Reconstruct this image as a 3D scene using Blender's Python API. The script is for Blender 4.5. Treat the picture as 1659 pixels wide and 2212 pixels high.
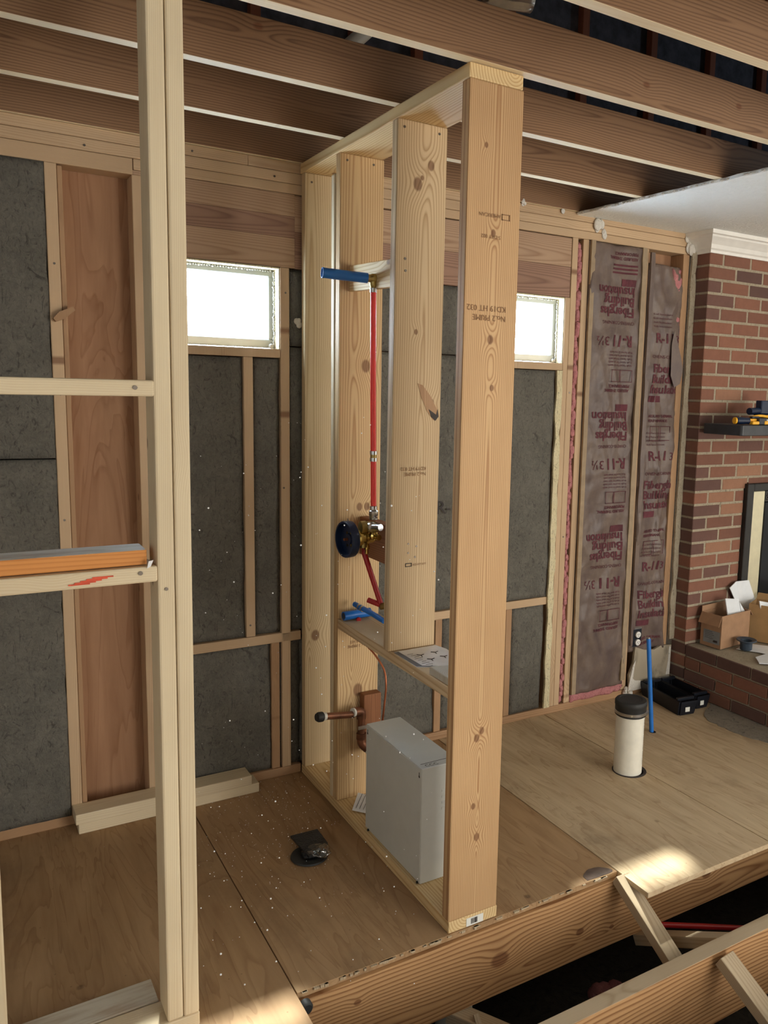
import bpy, bmesh, math, random
from mathutils import Vector, Matrix, noise
random.seed(7)
R = math.radians
for o in list(bpy.data.objects): bpy.data.objects.remove(o)
C = bpy.context.scene.collection
sc = bpy.context.scene
H = 2.431                                    # underside of the ceiling joists

# ---------------------------------------------------------------- camera
CAM = Vector((-1.1777, -3.0911, 1.595)); YAW, PITCH, ROLL, FPX = .5578, .1385, .025, 1771.889
SX, SY = 164.579, -14.2
fwd = Vector((math.sin(YAW)*math.cos(PITCH), math.cos(YAW)*math.cos(PITCH), -math.sin(PITCH)))
rt0 = Vector((math.cos(YAW), -math.sin(YAW), 0)); up0 = rt0.cross(fwd)
rt = rt0*math.cos(ROLL) + up0*math.sin(ROLL); up = -rt0*math.sin(ROLL) + up0*math.cos(ROLL)
cd = bpy.data.cameras.new('camera'); cam = bpy.data.objects.new('camera', cd); C.objects.link(cam)
m = Matrix((rt, up, -fwd)).transposed().to_4x4(); m.translation = CAM; cam.matrix_world = m
cd.sensor_fit = 'VERTICAL'; cd.sensor_height = 24; cd.lens = 24*FPX/2212
cd.shift_x = -SX/2212; cd.shift_y = SY/2212; cd.clip_start = .02; cd.clip_end = 200
sc.camera = cam

def at(px, py, X=None, Y=None, Z=None):      # a pixel of the photograph as a point on a true plane of the room
    d = fwd + rt*(px-829.5-SX)/FPX - up*(py-1106-SY)/FPX
    i, v = (0, X) if X is not None else (1, Y) if Y is not None else (2, Z)
    return CAM + d*((v-CAM[i])/d[i])

# ---------------------------------------------------------------- light
w = bpy.data.worlds.new('world'); sc.world = w; w.use_nodes = True
w.node_tree.nodes['Background'].inputs[0].default_value = (.70, .83, 1, 1)
w.node_tree.nodes['Background'].inputs[1].default_value = 26.0
def lamp(name, kind, loc, direction, energy, color, **k):
    l = bpy.data.lights.new(name, kind); l.energy = energy; l.color = color
    for a, b in k.items(): setattr(l, a, b)
    o = bpy.data.objects.new(name, l); C.objects.link(o); o.location = loc
    o.rotation_euler = Vector(direction).to_track_quat('-Z', 'Y').to_euler(); return o
lamp('sun', 'SUN', (1, 3, 6), (-.185, -.70, -1), 12, (1, .97, .88), angle=R(2.6))
# daylight through the patio door and the windows behind the photographer
lamp('patio_door_light', 'AREA', (1.9, -5.9, 1.0), (-.08, 1, .05), 88, (1, .97, .92), shape='RECTANGLE', size=2.4, size_y=2.0)
lamp('side_window_light', 'AREA', (-2.9, -3.6, 1.5), (1, .45, 0), 12, (.82, .9, 1), shape='RECTANGLE', size=1.4, size_y=1.2)
lamp('attic_fill_light', 'AREA', (4.4, -2.5, 2.95), (-1, .35, .05), 9, (.8, .9, 1), shape='RECTANGLE', size=.5, size_y=.3)  # added fill lamp that lifts the dark attic; no vent stands here
lamp('right_window_light', 'AREA', (4.9, -3.8, 1.4), (-1, .3, 0), 44, (1, .97, .93), shape='RECTANGLE', size=1.8, size_y=1.4)
vs = sc.view_settings; vs.view_transform = 'Standard'; vs.look = 'None'; vs.gamma = 1; vs.use_curve_mapping = False; vs.exposure = 0.5
sc.cycles.max_bounces = 8; sc.cycles.diffuse_bounces = 5; sc.cycles.use_denoising = True
sc.cycles.sample_clamp_indirect = 4; sc.cycles.caustics_reflective = False; sc.cycles.caustics_refractive = False

# ---------------------------------------------------------------- material helpers
def lin(r, g, b):
    f = lambda c: (c/255/12.92) if c/255 <= .04045 else ((c/255+.055)/1.055)**2.4
    return (f(r), f(g), f(b), 1)
class NT:
    def __init__(s, name):
        s.m = bpy.data.materials.new(name); s.m.use_nodes = True; s.t = s.m.node_tree; s.n = s.t.nodes
        s.b = s.n['Principled BSDF']; s.b.inputs['Specular IOR Level'].default_value = .3
        s.tc = s.n.new('ShaderNodeTexCoord'); s._sep = None
    def set(s, i, v):
        if hasattr(v, 'is_linked') or isinstance(v, bpy.types.NodeSocket): s.t.links.new(v, i)
        else: i.default_value = v
    def m_(s, op, a, b=0., c=None, clamp=False):
        n = s.n.new('ShaderNodeMath'); n.operation = op; n.use_clamp = clamp
        s.set(n.inputs[0], a); s.set(n.inputs[1], b)
        if c is not None: s.set(n.inputs[2], c)
        return n.outputs[0]
    def xyz(s):
        if s._sep is None:
            s._sep = s.n.new('ShaderNodeSeparateXYZ'); s.t.links.new(s.tc.outputs['Object'], s._sep.inputs[0])
        return s._sep.outputs
    def vec(s, x, y, z):
        n = s.n.new('ShaderNodeCombineXYZ')
        for i, v in enumerate((x, y, z)): s.set(n.inputs[i], v)
        return n.outputs[0]
    def scaled(s, k, off=None):                       # object coordinates scaled by k = (kx, ky, kz), shifted by a socket
        n = s.n.new('ShaderNodeVectorMath'); n.operation = 'MULTIPLY'
        s.t.links.new(s.tc.outputs['Object'], n.inputs[0]); n.inputs[1].default_value = k
        if off is None: return n.outputs[0]
        a = s.n.new('ShaderNodeVectorMath'); a.operation = 'ADD'; s.t.links.new(n.outputs[0], a.inputs[0]); s.t.links.new(off, a.inputs[1])
        return a.outputs[0]
    def noise(s, v, scale=1., detail=3., rough=.5, dist=0.):
        n = s.n.new('ShaderNodeTexNoise'); s.t.links.new(v, n.inputs['Vector'])
        n.inputs['Scale'].default_value = scale; n.inputs['Detail'].default_value = detail
        n.inputs['Roughness'].default_value = rough; n.inputs['Distortion'].default_value = dist
        return n.outputs['Fac']
    def vor(s, v, scale=1., feature='F1', out='Distance', dims='3D'):
        n = s.n.new('ShaderNodeTexVoronoi'); n.voronoi_dimensions = dims; n.feature = feature
        s.t.links.new(v, n.inputs['Vector']); n.inputs['Scale'].default_value = scale
        return n.outputs[out]
    def ramp(s, f, stops, interp='LINEAR'):
        n = s.n.new('ShaderNodeValToRGB'); n.color_ramp.interpolation = interp; e = n.color_ramp.elements
        while len(e) < len(stops): e.new(.5)
        for i, (p, c) in enumerate(stops):
            e[i].position = p; e[i].color = c if isinstance(c, tuple) else (c, c, c, 1)
        s.t.links.new(f, n.inputs[0]); return n.outputs[0]
    def mix(s, f, a, b, mode='MIX'):
        n = s.n.new('ShaderNodeMix'); n.data_type = 'RGBA'; n.blend_type = mode
        s.set(n.inputs[0], f); s.set(n.inputs[6], a); s.set(n.inputs[7], b); return n.outputs[2]
    def rnd(s):
        n = s.n.new('ShaderNodeObjectInfo'); return n.outputs['Random']
    def bump(s, h, dist=.002, strength=1.):
        n = s.n.new('ShaderNodeBump'); s.t.links.new(h, n.inputs['Height']); n.inputs['Distance'].default_value = dist
        n.inputs['Strength'].default_value = strength; s.t.links.new(n.outputs[0], s.b.inputs['Normal'])
    def done(s, col, rough=.6, metal=0.):
        s.set(s.b.inputs['Base Color'], col); s.set(s.b.inputs['Roughness'], rough); s.b.inputs['Metallic'].default_value = metal
        return s.m

def wood(name, light, dark, knots=None, period=.0062, contrast=.75, pith=(0., -.035), tilt=.02, wob=.02, rough=.62, knot_col=(124, 74, 44), vk=True, stain=None, stain_amt=0.):
    """Sawn softwood: growth rings round a pith that leans a little off the board's long (local Z) axis."""
    t = NT(name); x, y, z = t.xyz(); r = t.rnd()
    shift = t.m_('MULTIPLY', r, 40.)
    off = t.vec(shift, t.m_('MULTIPLY', r, 17.), t.m_('MULTIPLY', r, 29.))
    n1 = t.m_('SUBTRACT', t.noise(t.scaled((5, 5, 1.1), off), 1, 2), .5)
    rr = t.m_('SUBTRACT', r, .5) if vk else 0.
    ax = t.m_('MULTIPLY_ADD', rr, .11, pith[0]) if vk else pith[0]
    px = t.m_('ADD', t.m_('SUBTRACT', x, ax), t.m_('MULTIPLY', n1, wob))
    py = t.m_('ADD', t.m_('SUBTRACT', y, pith[1]), t.m_('MULTIPLY_ADD', z, tilt, t.m_('MULTIPLY', n1, wob*.8)))
    rad = t.m_('SQRT', t.m_('ADD', t.m_('MULTIPLY', px, px), t.m_('MULTIPLY', py, py)))
    kmask = None
    if knots:
        for kx, kz, kr in knots:
            dx = t.m_('DIVIDE', t.m_('SUBTRACT', x, kx), kr); dz = t.m_('DIVIDE', t.m_('SUBTRACT', z, kz), kr*1.35)
            d2 = t.m_('ADD', t.m_('MULTIPLY', dx, dx), t.m_('MULTIPLY', dz, dz))
            bumpk = t.m_('POWER', 2.718, t.m_('MULTIPLY', d2, -.16))
            rad = t.m_('MULTIPLY_ADD', bumpk, kr*1.5, rad)
            mk = t.m_('MULTIPLY_ADD', d2, -1.6, 1.9, clamp=True)
            kmask = mk if kmask is None else t.m_('MAXIMUM', kmask, mk)
    elif vk:
        v2 = t.vec(t.m_('MULTIPLY_ADD', x, 3.5, shift), t.m_('MULTIPLY_ADD', z, 2.4, shift), 0.)
        d = t.vor(v2, 1., dims='2D'); cell = t.vor(v2, 1., out='Color', dims='2D')
        cs = t.n.new('ShaderNodeSeparateColor'); t.t.links.new(cell, cs.inputs[0])
        d = t.m_('ADD', d, t.m_('MULTIPLY', t.m_('GREATER_THAN', cs.outputs[0], .5), 1.))
        bumpk = t.m_('POWER', 2.718, t.m_('MULTIPLY', t.m_('MULTIPLY', d, d), -60.))
        rad = t.m_('MULTIPLY_ADD', bumpk, .012, rad)
        kmask = t.m_('MULTIPLY_ADD', d, -46., 1.9, clamp=True)
    ring = t.m_('FRACT', t.m_('DIVIDE', rad, period))
    ringv = t.ramp(ring, [(0, .25), (.12, 0.), (.5, .12), (.86, 1.), (1, .25)])
    fib = t.noise(t.scaled((420, 420, 7), off), 1, 2, .6)
    big = t.noise(t.scaled((3, 3, 1.3), off), 1, 3, .55)
    fac = t.m_('MULTIPLY', ringv, contrast)
    fac = t.m_('ADD', fac, t.m_('MULTIPLY', t.m_('SUBTRACT', fib, .5), .35), clamp=True)
    L, D = lin(*light), lin(*dark)
    col = t.mix(fac, L, D)
    shade = t.ramp(big, [(.25, (.78, .74, .70, 1)), (.6, (1, 1, 1, 1)), (.85, (1.08, 1.06, 1.02, 1))])
    col = t.mix(.85, col, shade, 'MULTIPLY')
    if stain:
        s = t.ramp(t.noise(t.scaled((9, 9, 2.2), off), 1, 5, .65), [(.5, 0.), (.62, 1.)])
        col = t.mix(t.m_('MULTIPLY', s, stain_amt), col, lin(*stain))
    if kmask is not None:
        col = t.mix(t.m_('MULTIPLY', kmask, .72), col, t.mix(ring, lin(*knot_col), lin(*[c*.72 for c in knot_col])))
    t.bump(t.m_('SUBTRACT', t.m_('MULTIPLY', fib, .6), t.m_('MULTIPLY', ringv, .3)), .0006, .6)
    return t.done(col, rough)

M = {}
NEWL, NEWD = (220, 196, 158), (184, 146, 104)
M['new'] = wood('pine_new', NEWL, NEWD, contrast=.8)
M['pale'] = wood('spruce_pale', (228, 212, 180), (208, 184, 146), contrast=.45, period=.004)
M['front'] = wood('pine_front_stud', (216, 180, 134), (166, 116, 74), knots=[(.0, .80, .008), (.0, .52, .010), (.01, .39, .007), (-.005, -.62, .010), (.012, -.60, .009), (-.01, -.83, .008), (.005, -.93, .010), (-.03, 1.02, .006)], contrast=.8, pith=(0., -.028), tilt=.006, wob=.008, period=.0058)
M['s2'] = wood('pine_second_stud', (216, 192, 154), (176, 142, 102), knots=[(.03, .70, .012), (-.015, .64, .016), (.0, .66, .006), (-.01, .20, .007), (.05, -.02, .012)], contrast=.85, pith=(.02, -.03), tilt=.016, wob=.012, period=.0075)
M['s3'] = wood('pine_third_stud', (214, 184, 138), (170, 128, 84), knots=[(.02, .46, .018), (.0, -.05, .012), (.03, -.05, .012), (.0, -.75, .02)], contrast=.85, pith=(.0, -.03), tilt=.018, wob=.02, period=.0085)
M['s4'] = wood('pine_back_stud', (212, 190, 152), (176, 146, 106), knots=[(.045, .45, .018), (.035, .06, .012), (-.04, -.62, .018)], contrast=.8, pith=(-.02, -.03), tilt=.014, wob=.02, period=.008)
M['plate'] = wood('pine_plate', (232, 206, 156), (196, 152, 98), contrast=.8, pith=(.02, -.04), tilt=.03, period=.009)
M['old'] = wood('fir_old', (186, 150, 114), (152, 114, 82), contrast=.6, period=.004, stain=(110, 76, 52), stain_amt=.25)
M['oldlight'] = wood('fir_old_light', (206, 178, 144), (176, 142, 108), contrast=.55, period=.004)
M['header'] = wood('header_wood', (188, 158, 130), (150, 114, 88), contrast=.7, period=.007, pith=(0, -.02), tilt=.03)
M['header2'] = wood('header_wood_dark', (162, 128, 108), (124, 92, 76), contrast=.8, period=.007, pith=(0, -.02), tilt=.03)
M['joist'] = wood('joist_wood', (148, 114, 84), (104, 74, 52), contrast=.85, period=.008, pith=(0, -.03), tilt=.012, wob=.06)
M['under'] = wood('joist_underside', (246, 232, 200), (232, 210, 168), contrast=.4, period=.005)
M['beam'] = wood('beam_wood', (196, 154, 108), (134, 90, 54), knots=[(0, -.82, .026), (.02, -.50, .013), (-.05, -1.3, .009), (.0, .1, .018), (.05, -.36, .008)], contrast=.95, period=.0135, pith=(.03, -.03), tilt=.010, wob=.10)
M['orange'] = wood('orange_2x4', (214, 146, 80), (176, 104, 50), contrast=.5)
M['brownblock'] = wood('brown_block', (150, 100, 66), (110, 66, 40), contrast=.6)
M['whitewash_skysheen'] = wood('whitewash_and_sky_sheen', (214, 208, 192), (180, 166, 140), contrast=.4, stain=(150, 110, 70), stain_amt=.5)  # real whitewash on loose wood; painted sky sheen on the orange board's top
M['greywood'] = wood('weathered_wood', (190, 172, 144), (150, 128, 100), contrast=.5)
M['rafter'] = wood('attic_wood', (150, 92, 66), (110, 66, 48), contrast=.5)

def plywood(name, a, b, axis, dirt):
    t = NT(name); r = t.rnd(); off = t.vec(t.m_('MULTIPLY', r, 31.), t.m_('MULTIPLY', r, 11.), 0.)
    k = (26, 2.2, 26) if axis == 'Y' else (22, 22, 2.0)
    g = t.noise(t.scaled(k, off), 1, 5, .6, .6)
    k2 = (7, 1.0, 7) if axis == 'Y' else (6, 6, .9)
    g2 = t.noise(t.scaled(k2, off), 1, 3, .5, 1.2)
    lines = t.m_('FRACT', t.m_('MULTIPLY', g2, 9.))
    lv = t.ramp(lines, [(0, 0.), (.7, .3), (.93, 1.), (1., 0.)])
    f = t.m_('ADD', t.m_('MULTIPLY', g, .8), t.m_('MULTIPLY', lv, .28))
    col = t.mix(t.ramp(f, [(.25, 0.), (.8, 1.)]), lin(*a), lin(*b))
    if dirt:
        sp = t.vor(t.scaled((7, 7, 7), off), 1.)
        spots = t.m_('MULTIPLY', t.ramp(sp, [(.05, 1.), (.09, 0.)]), t.ramp(t.noise(t.scaled((2, 2, 2), off), 1, 2), [(.45, 0.), (.6, 1.)]))
        col = t.mix(t.m_('MULTIPLY', spots, .65), col, lin(58, 42, 32))
        st = t.ramp(t.noise(t.scaled((2.6, 1.6, 2), off), 1, 6, .7), [(.52, 0.), (.72, 1.)])
        col = t.mix(t.m_('MULTIPLY', st, dirt), col, lin(96, 76, 56))
        dots = t.ramp(t.vor(t.scaled((26, 26, 26), off), 1.), [(.04, 1.), (.08, 0.)])
        col = t.mix(t.m_('MULTIPLY', dots, .35), col, lin(70, 50, 36))
    t.bump(g, .001, .5)
    return t.done(col, .7)
M['ply'] = plywood('floor_plywood', (178, 146, 108), (146, 112, 78), 'Y', .45)
M['plyr'] = plywood('floor_plywood_right', (206, 184, 150), (172, 146, 114), 'Y', .5)
M['sheath'] = plywood('wall_plywood', (176, 136, 104), (146, 104, 74), 'Z', .0)

def fibrous(name, a, b, scale=60., bump=.006, rough=.95):
    t = NT(name); n = t.noise(t.scaled((1, 1, 1)), scale, 6, .7, 1.2); n2 = t.noise(t.scaled((1, 1, 1)), scale*.12, 4, .6)
    v = t.noise(t.scaled((1, 1, .45)), scale*.45, 5, .6, 3.5)
    f = t.m_('ADD', t.m_('MULTIPLY', n, .7), t.m_('MULTIPLY', n2, .5))
    col = t.mix(t.ramp(f, [(.35, 0.), (.8, 1.)]), lin(*a), lin(*b))
    col = t.mix(t.ramp(v, [(.34, .55), (.44, 0.)]), col, lin(*[c*.55 for c in a]))
    t.bump(t.m_('ADD', n, t.m_('MULTIPLY', v, .6)), bump, 1.)
    return t.done(col, rough)
M['batt'] = fibrous('mineral_wool', (88, 86, 80), (128, 124, 114), 70)
M['pink'] = fibrous('pink_fiberglass', (190, 118, 122), (214, 150, 148), 45, .01)
M['concrete'] = fibrous('concrete', (120, 112, 102), (150, 142, 128), 40, .002)
M['plaster'] = fibrous('plaster_crumbs', (206, 200, 188), (236, 232, 224), 60, .004)
M['dirt'] = fibrous('crawl_dirt', (48, 42, 36), (74, 66, 56), 14, .02)
M['foam'] = fibrous('spray_foam', (222, 206, 160), (240, 230, 196), 70, .006)
M['greyboard'] = fibrous('drywall_paper', (158, 146, 126), (172, 160, 140), 4, .0003)
M['mortar'] = fibrous('mortar', (150, 138, 118), (182, 170, 148), 90, .003)

def plain(name, c, rough=.5, metal=0., var=.0, bump=0.):
    t = NT(name); col = lin(*c)
    if var:
        n = t.noise(t.scaled((1, 1, 1)), 18, 4, .6)
        col = t.mix(t.ramp(n, [(.3, 0.), (.75, 1.)]), lin(*[min(255, k*(1+var)) for k in c]), lin(*[k*(1-var) for k in c]))
    if bump: t.bump(t.noise(t.scaled((1, 1, 1)), 160, 3, .6), bump, 1.)
    t.b.inputs['Specular IOR Level'].default_value = .5
    return t.done(col, rough, metal)
M['redpex'] = plain('red_pex', (240, 60, 52), .35)
M['darkredpex'] = plain('dark_red_pex', (176, 32, 34), .4)
M['bluepex'] = plain('blue_pex', (34, 112, 196), .35, var=.05)
M['brass'] = plain('brass', (206, 178, 104), .22, 1., .1)
M['rawbrass'] = plain('cast_brass', (170, 148, 92), .42, 1., .15)
M['steel'] = plain('steel', (196, 196, 196), .28, 1., .08)
M['copper'] = plain('copper', (176, 108, 76), .4, .8, .15)
M['bronze'] = plain('old_copper', (112, 74, 54), .45, .7, .3)
M['blackplastic'] = plain('black_plastic', (20, 24, 34), .4, var=.1)
M['navy'] = plain('navy_plastic', (12, 30, 58), .4, var=.1)
M['blackrubber'] = plain('black_rubber', (34, 34, 34), .6, var=.2)
M['white'] = plain('white_paint', (238, 236, 230), .45, var=.02)
M['whitebox'] = plain('painted_steel_box', (206, 208, 202), .42, var=.015)
M['pvc'] = plain('white_pvc', (232, 228, 214), .4, var=.03)
M['paper'] = plain('paper', (236, 236, 236), .8, var=.03)
M['foamwhite'] = plain('white_card', (232, 236, 240), .7, var=.02)
M['card'] = plain('cardboard', (160, 124, 94), .85, var=.05)
M['card2'] = plain('cardboard_tan', (168, 132, 88), .85, var=.05)
M['ink'] = plain('ink', (52, 44, 42), .7)
M['stamp'] = plain('stamp_ink', (142, 106, 74), .8)
M['shiplabel'] = plain('grey_label', (128, 130, 130), .8, var=.06)
M['flange'] = plain('kraft_edge', (156, 136, 110), .8, var=.08)
M['greyprint'] = plain('grey_print', (110, 112, 118), .7)
M['redink'] = plain('red_ink', (86, 38, 46), .8, var=.2)
M['redmark'] = plain('red_crayon', (206, 84, 58), .8, var=.2)
M['yellow'] = plain('yellow_plastic', (240, 178, 40), .4)
M['mantel'] = plain('dark_mantel', (46, 48, 52), .45, var=.2)
M['iron'] = plain('black_iron', (34, 32, 30), .5, var=.2)
M['darkglass'] = plain('dark_fire_glass', (14, 20, 28), .12)
M['brassplate'] = plain('polished_brass_trim', (236, 228, 196), .3, .55, .03)
M['felt'] = plain('black_sheathing', (66, 68, 76), .9, var=.25)
M['slate'] = plain('slate_plastic', (58, 70, 84), .45, var=.1)
M['darkbag'] = plain('dark_bag', (40, 42, 44), .3, var=.3, bump=.004)
M['vinyl'] = plain('window_vinyl', (206, 210, 204), .4, var=.03)
M['nail'] = plain('nail_steel', (112, 104, 96), .4, .9)
M['label'] = plain('white_label', (232, 232, 224), .6)
M['stainfelt'] = plain('dark_stain', (92, 76, 66), .85, var=.2)
M['gasket'] = plain('white_tape', (224, 222, 212), .6)
def texture_ceiling():
    t = NT('textured_drywall'); n = t.noise(t.scaled((1, 1, 1)), 40, 4, .6, 1.); t.bump(n, .006, 1.)
    return t.done(t.mix(n, lin(236, 240, 238), lin(248, 250, 248)), .8)
M['ceiling'] = texture_ceiling()
def kraft():
    t = NT('kraft_facing'); n = t.noise(t.scaled((9, 9, 5)), 1, 5, .6, .5); n2 = t.noise(t.scaled((60, 60, 60)), 1, 4, .6)
    col = t.mix(t.ramp(n, [(.35, 0.), (.7, 1.)]), lin(126, 110, 98), lin(98, 84, 80))
    col = t.mix(t.m_('MULTIPLY', n2, .4), col, lin(80, 62, 62)); t.bump(n2, .001, .6)
    return t.done(col, .38)
M['kraft'] = kraft()
def brick(name, a, b):
    t = NT(name); r = t.rnd(); off = t.vec(t.m_('MULTIPLY', r, 31.), t.m_('MULTIPLY', r, 11.), 0.)
    n = t.noise(t.scaled((30, 30, 30), off), 1, 5, .65); n2 = t.noise(t.scaled((5, 5, 5), off), 1, 3)
    col = t.mix(t.ramp(t.m_('ADD', t.m_('MULTIPLY', r, .7), t.m_('MULTIPLY', n2, .3)), [(.1, 0.), (.9, 1.)]), lin(*a), lin(*b))
    col = t.mix(t.m_('MULTIPLY', n, .45), col, lin(*[c*.6 for c in a])); t.bump(n, .003, 1.)
    return t.done(col, .85)
M['brick'] = brick('red_brick', (152, 104, 84), (124, 86, 72))
M['brickdark'] = brick('dark_brick', (122, 88, 78), (98, 74, 68))
M['brickpale'] = brick('pale_brick', (172, 128, 102), (160, 116, 92))
def glass():
    t = NT('window_glass'); tr = t.n.new('ShaderNodeBsdfTransparent'); gl = t.n.new('ShaderNodeBsdfGlossy'); mx = t.n.new('ShaderNodeMixShader')
    gl.inputs['Roughness'].default_value = .05; mx.inputs[0].default_value = .06; tr.inputs[0].default_value = (.94, .97, .98, 1)
    t.t.links.new(tr.outputs[0], mx.inputs[1]); t.t.links.new(gl.outputs[0], mx.inputs[2])
    t.t.links.new(mx.outputs[0], t.n['Material Output'].inputs[0]); return t.m
M['glass'] = glass()
def film():
    t = NT('plastic_film'); tr = t.n.new('ShaderNodeBsdfTransparent'); gl = t.n.new('ShaderNodeBsdfGlossy'); mx = t.n.new('ShaderNodeMixShader')
    gl.inputs['Roughness'].default_value = .15; mx.inputs[0].default_value = .25
    t.t.links.new(tr.outputs[0], mx.inputs[1]); t.t.links.new(gl.outputs[0], mx.inputs[2])
    t.t.links.new(mx.outputs[0], t.n['Material Output'].inputs[0]); return t.m
M['film'] = film()

# ---------------------------------------------------------------- object helpers
def link(name, me, mat, parent=None, mw=None):
    o = bpy.data.objects.new(name, me); C.objects.link(o)
    for k in (mat if isinstance(mat, (list, tuple)) else [mat]):
        if len(me.materials) < (len(mat) if isinstance(mat, (list, tuple)) else 1): me.materials.append(k)
    o.matrix_world = mw or Matrix()
    if parent is not None: adopt(o, parent)
    return o
WM = {}
def adopt(o, p):
    wm = o.matrix_basis.copy(); o.parent = p
    o.matrix_parent_inverse = world_of(p).inverted(); WM[o.name] = wm
def world_of(o):
    return WM.get(o.name, o.matrix_basis.copy())
def thing(name, label, cat, loc, group=None):
    o = bpy.data.objects.new(name, None); C.objects.link(o); o.location = loc; o.empty_display_size = .05
    o['label'] = label; o['category'] = cat
    if group: o['group'] = group
    return o
def struct(name, loc=(0, 0, 0), label=None):
    o = bpy.data.objects.new(name, None); C.objects.link(o); o.location = loc; o['kind'] = 'structure'
    if label: o['label'] = label
    return o
def tag(o, label, cat, group=None, kind=None):
    o['label'] = label; o['category'] = cat
    if group: o['group'] = group
    if kind: o['kind'] = kind
    return o
def from_bm(name, bm, mat, parent=None, smooth=False, origin=True, mw=None):
    """bm in world coordinates; the object's origin goes to its middle"""
    bmesh.ops.recalc_face_normals(bm, faces=bm.faces)
    if mw is None:
        if origin and bm.verts:
            lo = Vector([min(v.co[i] for v in bm.verts) for i in range(3)]); hi = Vector([max(v.co[i] for v in bm.verts) for i in range(3)])
            c = (lo+hi)/2; bmesh.ops.translate(bm, verts=bm.verts, vec=-c); mw = Matrix.Translation(c)
        else: mw = Matrix()
    me = bpy.data.meshes.new(name); bm.to_mesh(me); bm.free()
    if smooth:
        for p in me.polygons: p.use_smooth = True
    return link(name, me, mat, parent, mw)
def sharp(o, ang=35):
    me = o.data
    for p in me.polygons: p.use_smooth = True
    me.set_sharp_from_angle(angle=R(ang)); return o
def add_box(bm, lo, hi, bev=0., seg=1):
    g = bmesh.ops.create_cube(bm, size=1); vs_ = g['verts']
    for v in vs_: v.co = Vector([(lo[i]+hi[i])/2 + v.co[i]*(hi[i]-lo[i]) for i in range(3)])
    if bev:
        es = list({e for v in vs_ for e in v.link_edges})
        bmesh.ops.bevel(bm, geom=es, offset=bev, segments=seg, affect='EDGES', profile=.5)
def box(name, lo, hi, mat, parent=None, bev=.0015, seg=1):
    bm = bmesh.new(); add_box(bm, lo, hi, bev, seg); return from_bm(name, bm, mat, parent)
def add_cyl(bm, p0, p1, r0, r1=None, n=20, caps=True):
    p0, p1 = Vector(p0), Vector(p1); d = p1-p0; q = Vector((0, 0, 1)).rotation_difference(d.normalized()).to_matrix().to_4x4()
    bmesh.ops.create_cone(bm, cap_ends=caps, segments=n, radius1=r0, radius2=r0 if r1 is None else r1, depth=d.length, matrix=Matrix.Translation((p0+p1)/2) @ q)
def cyl(name, p0, p1, r0, mat, parent=None, r1=None, n=20):
    bm = bmesh.new(); add_cyl(bm, p0, p1, r0, r1, n); return sharp(from_bm(name, bm, mat, parent))
def add_tube(bm, pts, r, n=12, closed_ends=True, wall=None):
    pts = [Vector(p) for p in pts]; rings = []; prev = None
    for i, p in enumerate(pts):
        d = (pts[min(i+1, len(pts)-1)] - pts[max(i-1, 0)]).normalized()
        if prev is None:
            a = Vector((0, 0, 1)) if abs(d.z) < .9 else Vector((1, 0, 0)); u = d.cross(a).normalized()
        else: u = (prev - d*prev.dot(d)).normalized()
        prev = u; v = d.cross(u); ri = r[i] if isinstance(r, (list, tuple)) else r
        rings.append([bm.verts.new(p + (u*math.cos(2*math.pi*k/n) + v*math.sin(2*math.pi*k/n))*ri) for k in range(n)])
    for a, b in zip(rings, rings[1:]):
        for k in range(n): bm.faces.new((a[k], a[(k+1) % n], b[(k+1) % n], b[k]))
    if closed_ends:
        bm.faces.new(rings[0][::-1]); bm.faces.new(rings[-1])
def smooth_path(pts, k=6):
    P = [Vector(p) for p in pts]; P = [P[0]*2-P[1]] + P + [P[-1]*2-P[-2]]; out = []
    for i in range(1, len(P)-2):
        a, b, c, d = P[i-1:i+3]
        for j in range(k):
            t = j/k; out.append(.5*((2*b) + (c-a)*t + (2*a-5*b+4*c-d)*t*t + (3*b-a-3*c+d)*t**3))
    out.append(P[-2]); return out
def tube(name, pts, r, mat, parent=None, n=12, smooth=True):
    bm = bmesh.new(); add_tube(bm, smooth_path(pts) if smooth and len(pts) > 2 else pts, r, n)
    return sharp(from_bm(name, bm, mat, parent), 50)
def lathe(name, prof, p0, axis, mat, parent=None, n=32):
    """prof = [(radius, distance along axis)]"""
    bm = bmesh.new(); q = Vector((0, 0, 1)).rotation_difference(Vector(axis).normalized()).to_matrix(); rings = []
    for rr, h in prof:
        rings.append([bm.verts.new(Vector(p0) + q @ Vector((math.cos(2*math.pi*k/n)*max(rr, 1e-4), math.sin(2*math.pi*k/n)*max(rr, 1e-4), h))) for k in range(n)])
    for a, b in zip(rings, rings[1:]):
        for k in range(n): bm.faces.new((a[k], a[(k+1) % n], b[(k+1) % n], b[k]))
    bm.faces.new(rings[0][::-1]); bm.faces.new(rings[-1])
    return sharp(from_bm(name, bm, mat, parent), 40)
def prism(name, poly, axis, a, b, mat, parent=None, bev=0.):
    """polygon in the two other axes, extruded along axis from a to b"""
    bm = bmesh.new()
    def P(u, v, t): return {'X': (t, u, v), 'Y': (u, t, v), 'Z': (u, v, t)}[axis]
    A = [bm.verts.new(P(u, v, a)) for u, v in poly]; B = [bm.verts.new(P(u, v, b)) for u, v in poly]; n = len(poly)
    bm.faces.new(A); bm.faces.new(B[::-1])
    for i in range(n): bm.faces.new((A[i], A[(i+1) % n], B[(i+1) % n], B[i]))
    if bev: bmesh.ops.bevel(bm, geom=list(bm.edges), offset=bev, segments=1, affect='EDGES')
    return from_bm(name, bm, mat, parent)
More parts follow.
